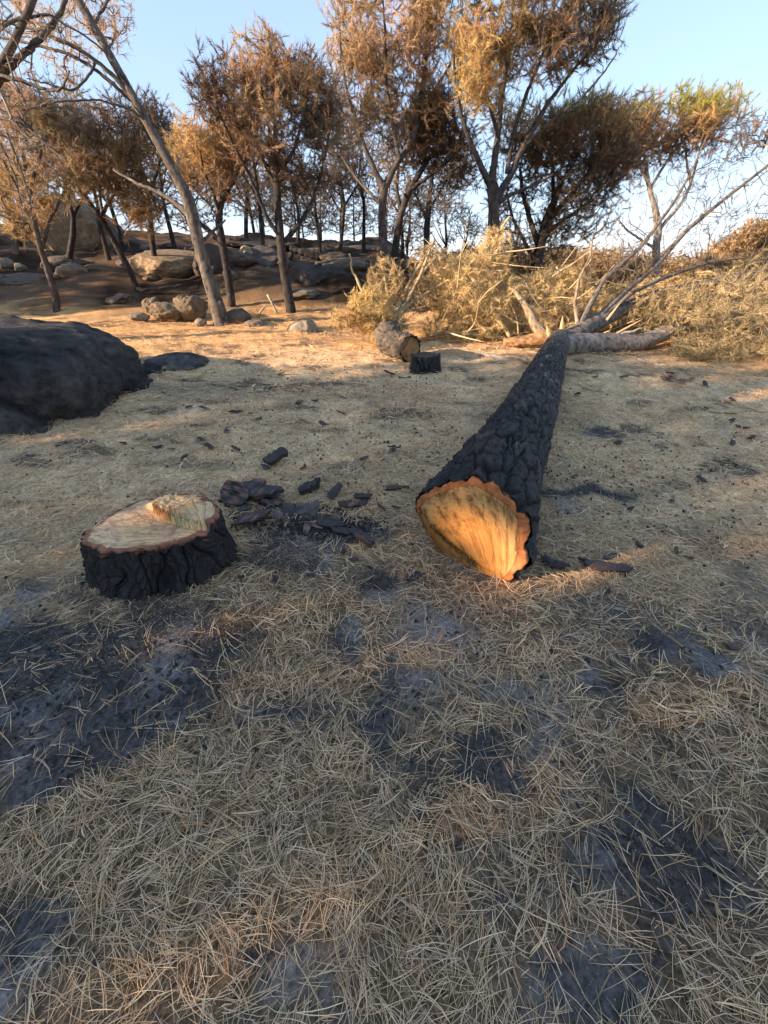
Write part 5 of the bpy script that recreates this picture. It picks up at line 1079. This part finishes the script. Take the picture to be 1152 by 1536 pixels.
def brush(name, label, stems, blobs, seed, twig=(.50, .36, .18), nb=18, group=None):
    p0 = at(*blobs[0][1:4]); g = (p0[0], p0[1], H1(p0[0], p0[1])); root = empty(name, g, label, 'brush', group); sn, sp = [], []
    for l in stems:
        pts = np.array([np.r_[at(px, py, Y), rad_px(w, at(px, py, Y))] for px, py, Y, w in l]); pts[:, 2] = np.maximum(pts[:, 2], H(pts[:, 0], pts[:, 1]) + .03); Q = resample(pts, .05)
        r_ = np.random.default_rng(seed + len(sn)); Q[1:-1, :3] += r_.normal(0, .01, (len(Q) - 2, 3)); mb = MB(); tube(mb, Q[:, :3], Q[:, 3], 7, np.asarray(twig) * r_.uniform(.7, 1.3, (len(Q), 1))); part(mb, 'branch', M['bark'], root)
        m0 = len(sn)
        for k, p in enumerate(Q[::3, :3]): sn.append(p); sp.append(m0 + k - 1 if k else -1)
    r_ = np.random.default_rng(seed + 5)
    for n_, px, py, Y, rx, ry, rd, col in blobs:
        for _ in range(5):
            a_ = r_.uniform(-1, 1); L_ = r_.uniform(.35, .9); b0 = at(px + r_.uniform(-.7, .7) * rx, py + r_.uniform(-.2, .8) * ry, Y - rd * r_.uniform(.2, 1)); dv = np.array([a_, r_.uniform(-.6, .2), r_.uniform(-.15, .9)]); dv /= np.linalg.norm(dv)
            b0[2] = max(b0[2], H1(b0[0], b0[1]) + .06); Q = resample(np.array([b0, b0 + dv * L_ * .5 + r_.normal(0, .04, 3), b0 + dv * L_ + r_.normal(0, .05, 3)]), .08); mb = MB(); tube(mb, Q, np.linspace(r_.uniform(.008, .016), .003, len(Q)), 6, np.array([.62, .47, .27]) * r_.uniform(.6, 1.2)); part(mb, 'branch', M['bark'], root)
    T_, C_ = [], []
    for n_, px, py, Y, rx, ry, rd, col in blobs:
        n_ = int(n_ * 1.35); cp = at(px, py, Y); d = depth_of(cp); t = ell(n_, cp, (rx * d / F_PX, rd, ry * d / F_PX), seed + px, .55); t[:, 2] = np.maximum(t[:, 2], H(t[:, 0], t[:, 1]) + .04)
        T_.append(t); C_.append(np.array(col) * np.random.default_rng(px).uniform(.65, 1.25, (n_, 1)))
    part(crown_mesh((np.array(sn), np.array(sp)), np.concatenate(T_), np.concatenate(C_), seed, nb=nb, nlen=.10, nwid=.0048, twig=twig, sag=.0, upbias=0, jitter=.25, spread=1.2, rbase=.003), 'twigs', [M['bark'], M['leafneedle']], root)
    return root
STRAW = (.80, .60, .30); STRAWD = (.62, .46, .24)
brush('brush_heap', 'big rounded golden heap of dead branches behind the small stump',
      [[(660, 515, 7.8, 8), (690, 470, 7.9, 7), (700, 430, 8.0, 5), (705, 395, 8.1, 3)], [(640, 505, 7.6, 6), (690, 500, 7.4, 6), (740, 505, 7.3, 5), (770, 512, 7.3, 3)], [(700, 405, 7.6, 4), (720, 440, 7.5, 5), (745, 475, 7.4, 6), (765, 505, 7.3, 6)], [(700, 455, 7.5, 5), (740, 448, 7.5, 6), (790, 445, 7.5, 4)], [(680, 520, 8.2, 6), (665, 470, 8.2, 5), (655, 420, 8.3, 3)], [(740, 430, 8.0, 5), (735, 390, 8.0, 5), (745, 350, 8.0, 4), (765, 325, 8.0, 3)], [(740, 470, 8.1, 6), (760, 400, 8.1, 5), (770, 360, 8.1, 3)]],
      [(520, 690, 440, 7.9, 55, 48, .8, STRAW), (360, 735, 450, 8.0, 50, 50, .8, STRAW), (240, 700, 490, 7.6, 75, 24, .5, STRAW), (130, 690, 398, 8.1, 45, 18, .6, STRAWD), (120, 740, 380, 8.0, 28, 35, .4, STRAW)], 601)
brush('brush_heap', 'golden heap of twiggy brush behind the fork of the felled trunk',
      [[(790, 505, 7.8, 7), (800, 460, 8.0, 6), (815, 420, 8.2, 4), (830, 400, 8.3, 3)], [(770, 500, 7.6, 6), (785, 470, 7.7, 5), (775, 435, 7.8, 4)], [(860, 490, 8.2, 6), (845, 450, 8.3, 5), (850, 415, 8.4, 3)], [(760, 425, 7.9, 4), (800, 435, 7.8, 5), (850, 440, 7.9, 3)]],
      [(420, 800, 455, 8.1, 55, 42, .7, STRAW), (330, 860, 450, 8.4, 55, 36, .7, STRAW), (160, 815, 490, 7.8, 60, 20, .5, STRAWD), (120, 840, 415, 8.4, 40, 14, .5, STRAW)], 602)
brush('brush_heap', 'dull tan brush spread low under the fanned limbs of the felled pine',
      [[(900, 500, 8.0, 6), (940, 470, 8.2, 5), (980, 450, 8.4, 4)], [(880, 510, 7.6, 6), (940, 505, 7.7, 5), (1000, 500, 7.8, 4)], [(1010, 500, 8.4, 6), (1050, 460, 8.6, 4), (1080, 430, 8.8, 3)]],
      [(330, 930, 460, 8.8, 60, 32, .7, STRAW), (300, 1000, 450, 9.0, 65, 34, .8, STRAWD), (260, 930, 495, 7.9, 60, 20, .5, (.24, .18, .11)), (260, 1090, 440, 9.2, 75, 40, .8, STRAWD)], 603)

# ------------------------------------------------------------------ far scrub beyond the brow on the open side
def far_scrub():
    r_ = np.random.default_rng(71); mb = MB(); P, C_ = [], []
    def mass(px, py, Y, rx, ry, rd, n, col):
        c = at(px, py, Y); d = depth_of(c); kk = max(4, n // 60); cc = ell(kk, c, (rx * d / F_PX, rd, ry * d / F_PX), int(px + Y), .5); w = r_.integers(0, kk, n)
        q = cc[w] + rvec(n, r_) * r_.uniform(.2, .65, (n, 1)) * (Y / 22); P.append(q); C_.append(np.array(col) * r_.uniform(.6, 1.3, (kk, 1))[w])
    for px, py, Y, rx, ry in [(700, 405, 24, 40, 14), (760, 408, 26, 40, 12), (830, 402, 25, 45, 12), (900, 412, 22, 50, 16), (960, 420, 20, 50, 18), (1030, 425, 19, 55, 20), (1100, 420, 18, 60, 26), (880, 398, 34, 60, 8), (1010, 405, 32, 80, 8), (1120, 400, 30, 80, 12), (1180, 420, 18, 50, 34)]:
        mass(px, py, Y, rx, ry, 2.0, 1900, (.34, .235, .125))
    for px, py, Y, rx, ry in [(1130, 385, 21, 50, 26), (1160, 365, 21.5, 40, 22), (1095, 410, 21, 40, 18)]: mass(px, py, Y, rx, ry, 1.6, 1800, (.40, .26, .13))
    P = np.concatenate(P); C_ = np.concatenate(C_); n = len(P); D = rvec(n, r_); D[:, 2] = np.abs(D[:, 2])
    tuft_cloud(mb, P, D, 5, .32, .06, C_, 72, .9, 0)
    tag(mb.build('far_scrub', M['leafneedle']), 'golden brown scrub and pine tops far beyond the brow', 'scrub', kind='stuff')
far_scrub()

# ------------------------------------------------------------------ bark flakes and charcoal scattered on the floor
def flake_mesh(seed, l, w, t, curl, col, inner):
    curl = curl * .45
    r_ = np.random.default_rng(seed); nx, ny = 12, 6; u = np.linspace(-1, 1, nx); v = np.linspace(-1, 1, ny); U_, V_ = np.meshgrid(u, v, indexing='ij')
    prof = np.interp(u, [-1, -.8, -.3, .4, .85, 1], r_.uniform([.45, .65, .8, .75, .6, .4], [.8, .95, 1.05, 1.05, .95, .8]))
    X = U_ * l / 2 + .10 * l * np.interp(v, np.linspace(-1, 1, 4), r_.normal(size=4))[None] * np.abs(U_) ** 3
    cv = .25 * w * np.sin(u * r_.uniform(.8, 1.8) + r_.uniform(0, 6))[:, None]
    Y_ = V_ * prof[:, None] * w / 2 + .4 * cv; Z = -curl * (V_ * prof[:, None]) ** 2 + .16 * t * r_.normal(size=(nx, ny)) + .03 * l * np.sin(U_ * 1.5 + seed)
    top = np.stack([X, Y_, Z + t], -1); bot = np.stack([X * .97, Y_ * .94, Z], -1)
    VV = np.concatenate([top.reshape(-1, 3), bot.reshape(-1, 3)]); k = nx * ny; f = []
    for i in range(nx - 1):
        for j in range(ny - 1): a = i * ny + j; f += [[a, a + ny, a + ny + 1, a + 1], [k + a, k + a + 1, k + a + ny + 1, k + a + ny]]
    ring = [i * ny for i in range(nx)] + [(nx - 1) * ny + j for j in range(1, ny)] + [i * ny + ny - 1 for i in range(nx - 2, -1, -1)] + [j for j in range(ny - 2, 0, -1)]
    for p, q in zip(ring, ring[1:] + ring[:1]): f.append([q, p, k + p, k + q])
    pat = sstep(.0, .35, fbm(VV * 30 + seed, seed, 3))[:, None] if inner else np.zeros((2 * k, 1)); c = np.asarray(col) * (1 + .4 * fbm(VV * 60, seed + 1, 3))[:, None] * (1 - pat) + np.array([.21, .105, .08]) * pat
    mb = MB(); mb.add(VV, None, f, np.clip(c, .006, 1)); return mb
BK = (.034, .029, .027)
def flake(px, py, lpx, wpx, yaw, label, col=BK, inner=False, tilt=0.0, lift=.0, group=None, name='bark_flake', tpx=.16, curl=.3):
    g = gnd(px, py); s = depth_of(g) / F_PX; mb = flake_mesh(int(px * 7 + py), lpx * s, wpx * s, wpx * s * tpx, wpx * s * curl, col, inner); o = mb.build(name, M['chip'], smooth=False)
    o.location = (g[0], g[1], g[2] + .010 + lift + .5 * lpx * s * abs(math.sin(tilt)) + wpx * s * curl * .5); o.rotation_euler = (tilt * .4, -tilt, yaw); return tag(o, label, 'bark flake', group)
flake(415, 698, 36, 22, .7, 'upright black bark chunk alone on needles beyond the stump', tilt=.35, tpx=.3)
flake(903, 853, 64, 22, -.25, 'longest purplish curved bark flake right of the cut end', (.05, .034, .034), tpx=.2, curl=.5)
flake(830, 850, 38, 22, -.9, 'dark curled bark flake closest to the cut end', (.04, .03, .03), curl=.6)
flake(915, 838, 26, 12, .3, 'small brown flake just beyond the longest curved flake', (.06, .042, .04))
flake(372, 748, 60, 38, .2, 'largest red and black bark slab leaning behind the stump', BK, True, .25)
flake(400, 752, 56, 34, -.3, 'reddish bark slab lying next to the largest slab', BK, True, .12, .02)
flake(382, 787, 50, 26, .35, 'pink-topped bark slab against the side of the stump', (.05, .03, .028), True, .1, .02)
flake(352, 757, 34, 40, 1.3, 'upright charred bark piece touching the back of the stump', BK, True, .9)
flake(467, 737, 34, 16, .6, 'thick black bark chunk at the top of the debris trail', tpx=.5, tilt=.2)
flake(503, 748, 30, 14, 1.0, 'tilted black bark chip in the middle of the debris trail', tilt=.5)
flake(497, 789, 40, 22, -.1, 'flat oval charred flake at the end of the debris trail', curl=.3)
flake(542, 812, 56, 18, -.95, 'long black bark strip pointing toward the viewer', tpx=.4)
flake(515, 800, 34, 18, -.4, 'dark bark chip beside the long black strip')
flake(589, 735, 22, 14, .2, 'small reddish bark chip left of the felled trunk', (.07, .04, .035), True)
flake(545, 748, 24, 16, .1, 'grey-black chip midway between stump and felled trunk')
flake(385, 815, 20, 8, -.1, 'small pinkish sliver on sawdust beside the stump', (.16, .085, .065))
flake(1096, 972, 24, 14, .1, 'round brown cone scale on ash at the right edge', (.09, .055, .04), curl=.6)
flake(620, 868, 26, 16, .3, 'dark chip under the lower lip of the cut end')
flake(575, 880, 20, 12, 1.2, 'little black chip between the ash and cut end')
DEB = 'charred flakes of the debris trail'
r_ = np.random.default_rng(88)
for k in range(46):
    f = r_.beta(1.0, 2.0); px = 352 + 200 * f + r_.normal(0, 10); py = 752 + 40 * f + r_.normal(0, 12)
    flake(px, py, (fs := r_.gamma(2.2, 7) + 8), fs * r_.uniform(.35, .75), r_.uniform(-3, 3), 'small charred bark flake in the debris trail beside the stump', np.array(BK) * r_.uniform(.6, 3.0) * np.array([1, .9, .85]), r_.uniform() < .25, r_.uniform(0, .3), -.012 * r_.uniform(), DEB)
FAR = 'charred crumbs strewn on the needles'
for k in range(70):
    px = r_.uniform(20, 1140); py = 560 + 330 * r_.uniform() ** 1.3
    if 600 < px < 860 and py < 900 and px < 860: px = r_.choice([r_.uniform(300, 600), r_.uniform(840, 1140)])
    if px < 360 and py > 690: py = r_.uniform(600, 690)
    if px < 240 and py < 660: px += 260
    flake(px, py, r_.uniform(8, 18), r_.uniform(5, 9), r_.uniform(-3, 3), 'tiny charred flake lying loose on the needle carpet', np.array(BK) * r_.uniform(.7, 1.6), False, r_.uniform(0, .3), 0, FAR)

# sawdust crumbs and black charcoal crumbs: nobody could count them
def crumbs(name, label, spots, n, smin, smax, col, seed, zoff=.004):
    r_ = np.random.default_rng(seed); P = []
    for px, py, rx, ry, w in spots:
        g = gnd(px, py); k = int(n * w); P.append(np.stack([g[0] + rx * r_.normal(size=k), g[1] + ry * r_.normal(size=k)], -1))
    P = np.concatenate(P); m = len(P); z = H(P[:, 0], P[:, 1]) + zoff + .012 * r_.uniform(0, 1, m) * litter(P[:, 0], P[:, 1]); B = np.concatenate([P, z[:, None]], 1); s = r_.uniform(smin, smax, (m, 1, 1))
    tet = np.array([[1, 0, -.4], [-.5, .87, -.4], [-.5, -.87, -.4], [0, 0, .8]]); V = B[:, None] + tet[None] * s * r_.uniform(.5, 1.5, (m, 1, 3)) ; a = r_.uniform(0, 6.28, m); ca, sa = np.cos(a)[:, None], np.sin(a)[:, None]; D = V - B[:, None]
    V = B[:, None] + np.stack([D[..., 0] * ca - D[..., 1] * sa, D[..., 0] * sa + D[..., 1] * ca, D[..., 2]], -1)
    f = (np.arange(m) * 4)[:, None, None] + np.array([[0, 1, 3], [1, 2, 3], [2, 0, 3], [0, 2, 1]])[None]; c = np.array(col) * r_.uniform(.6, 1.25, (m, 1))
    mb = MB(); mb.add(V.reshape(-1, 3), f.reshape(-1, 3), None, np.repeat(c, 4, 0)); tag(mb.build(name, M['chip'], smooth=False), label, 'crumbs', kind='stuff')
crumbs('sawdust', 'pale sawdust crumbs sprinkled round stump and log', [(430, 830, .22, .12, .25), (330, 930, .3, .14, .2), (560, 860, .25, .2, .15), (700, 960, .5, .2, .12), (150, 960, .3, .15, .08), (880, 1300, .3, .3, .07), (90, 780, .2, .15, .13)], 11000, .0010, .0028, (.55, .40, .23), 11, .005)
crumbs('charcoal_crumbs', 'black charcoal crumbs scattered over ash and needles', [(430, 775, .22, .07, .45), (490, 790, .16, .06, .3), (170, 1020, .4, .25, .15), (600, 700, 1.2, .7, .25), (950, 720, .8, .5, .15), (650, 1100, .6, .4, .15), (480, 580, 1.5, .5, .1)], 4200, .003, .015, (.03, .028, .027), 12)
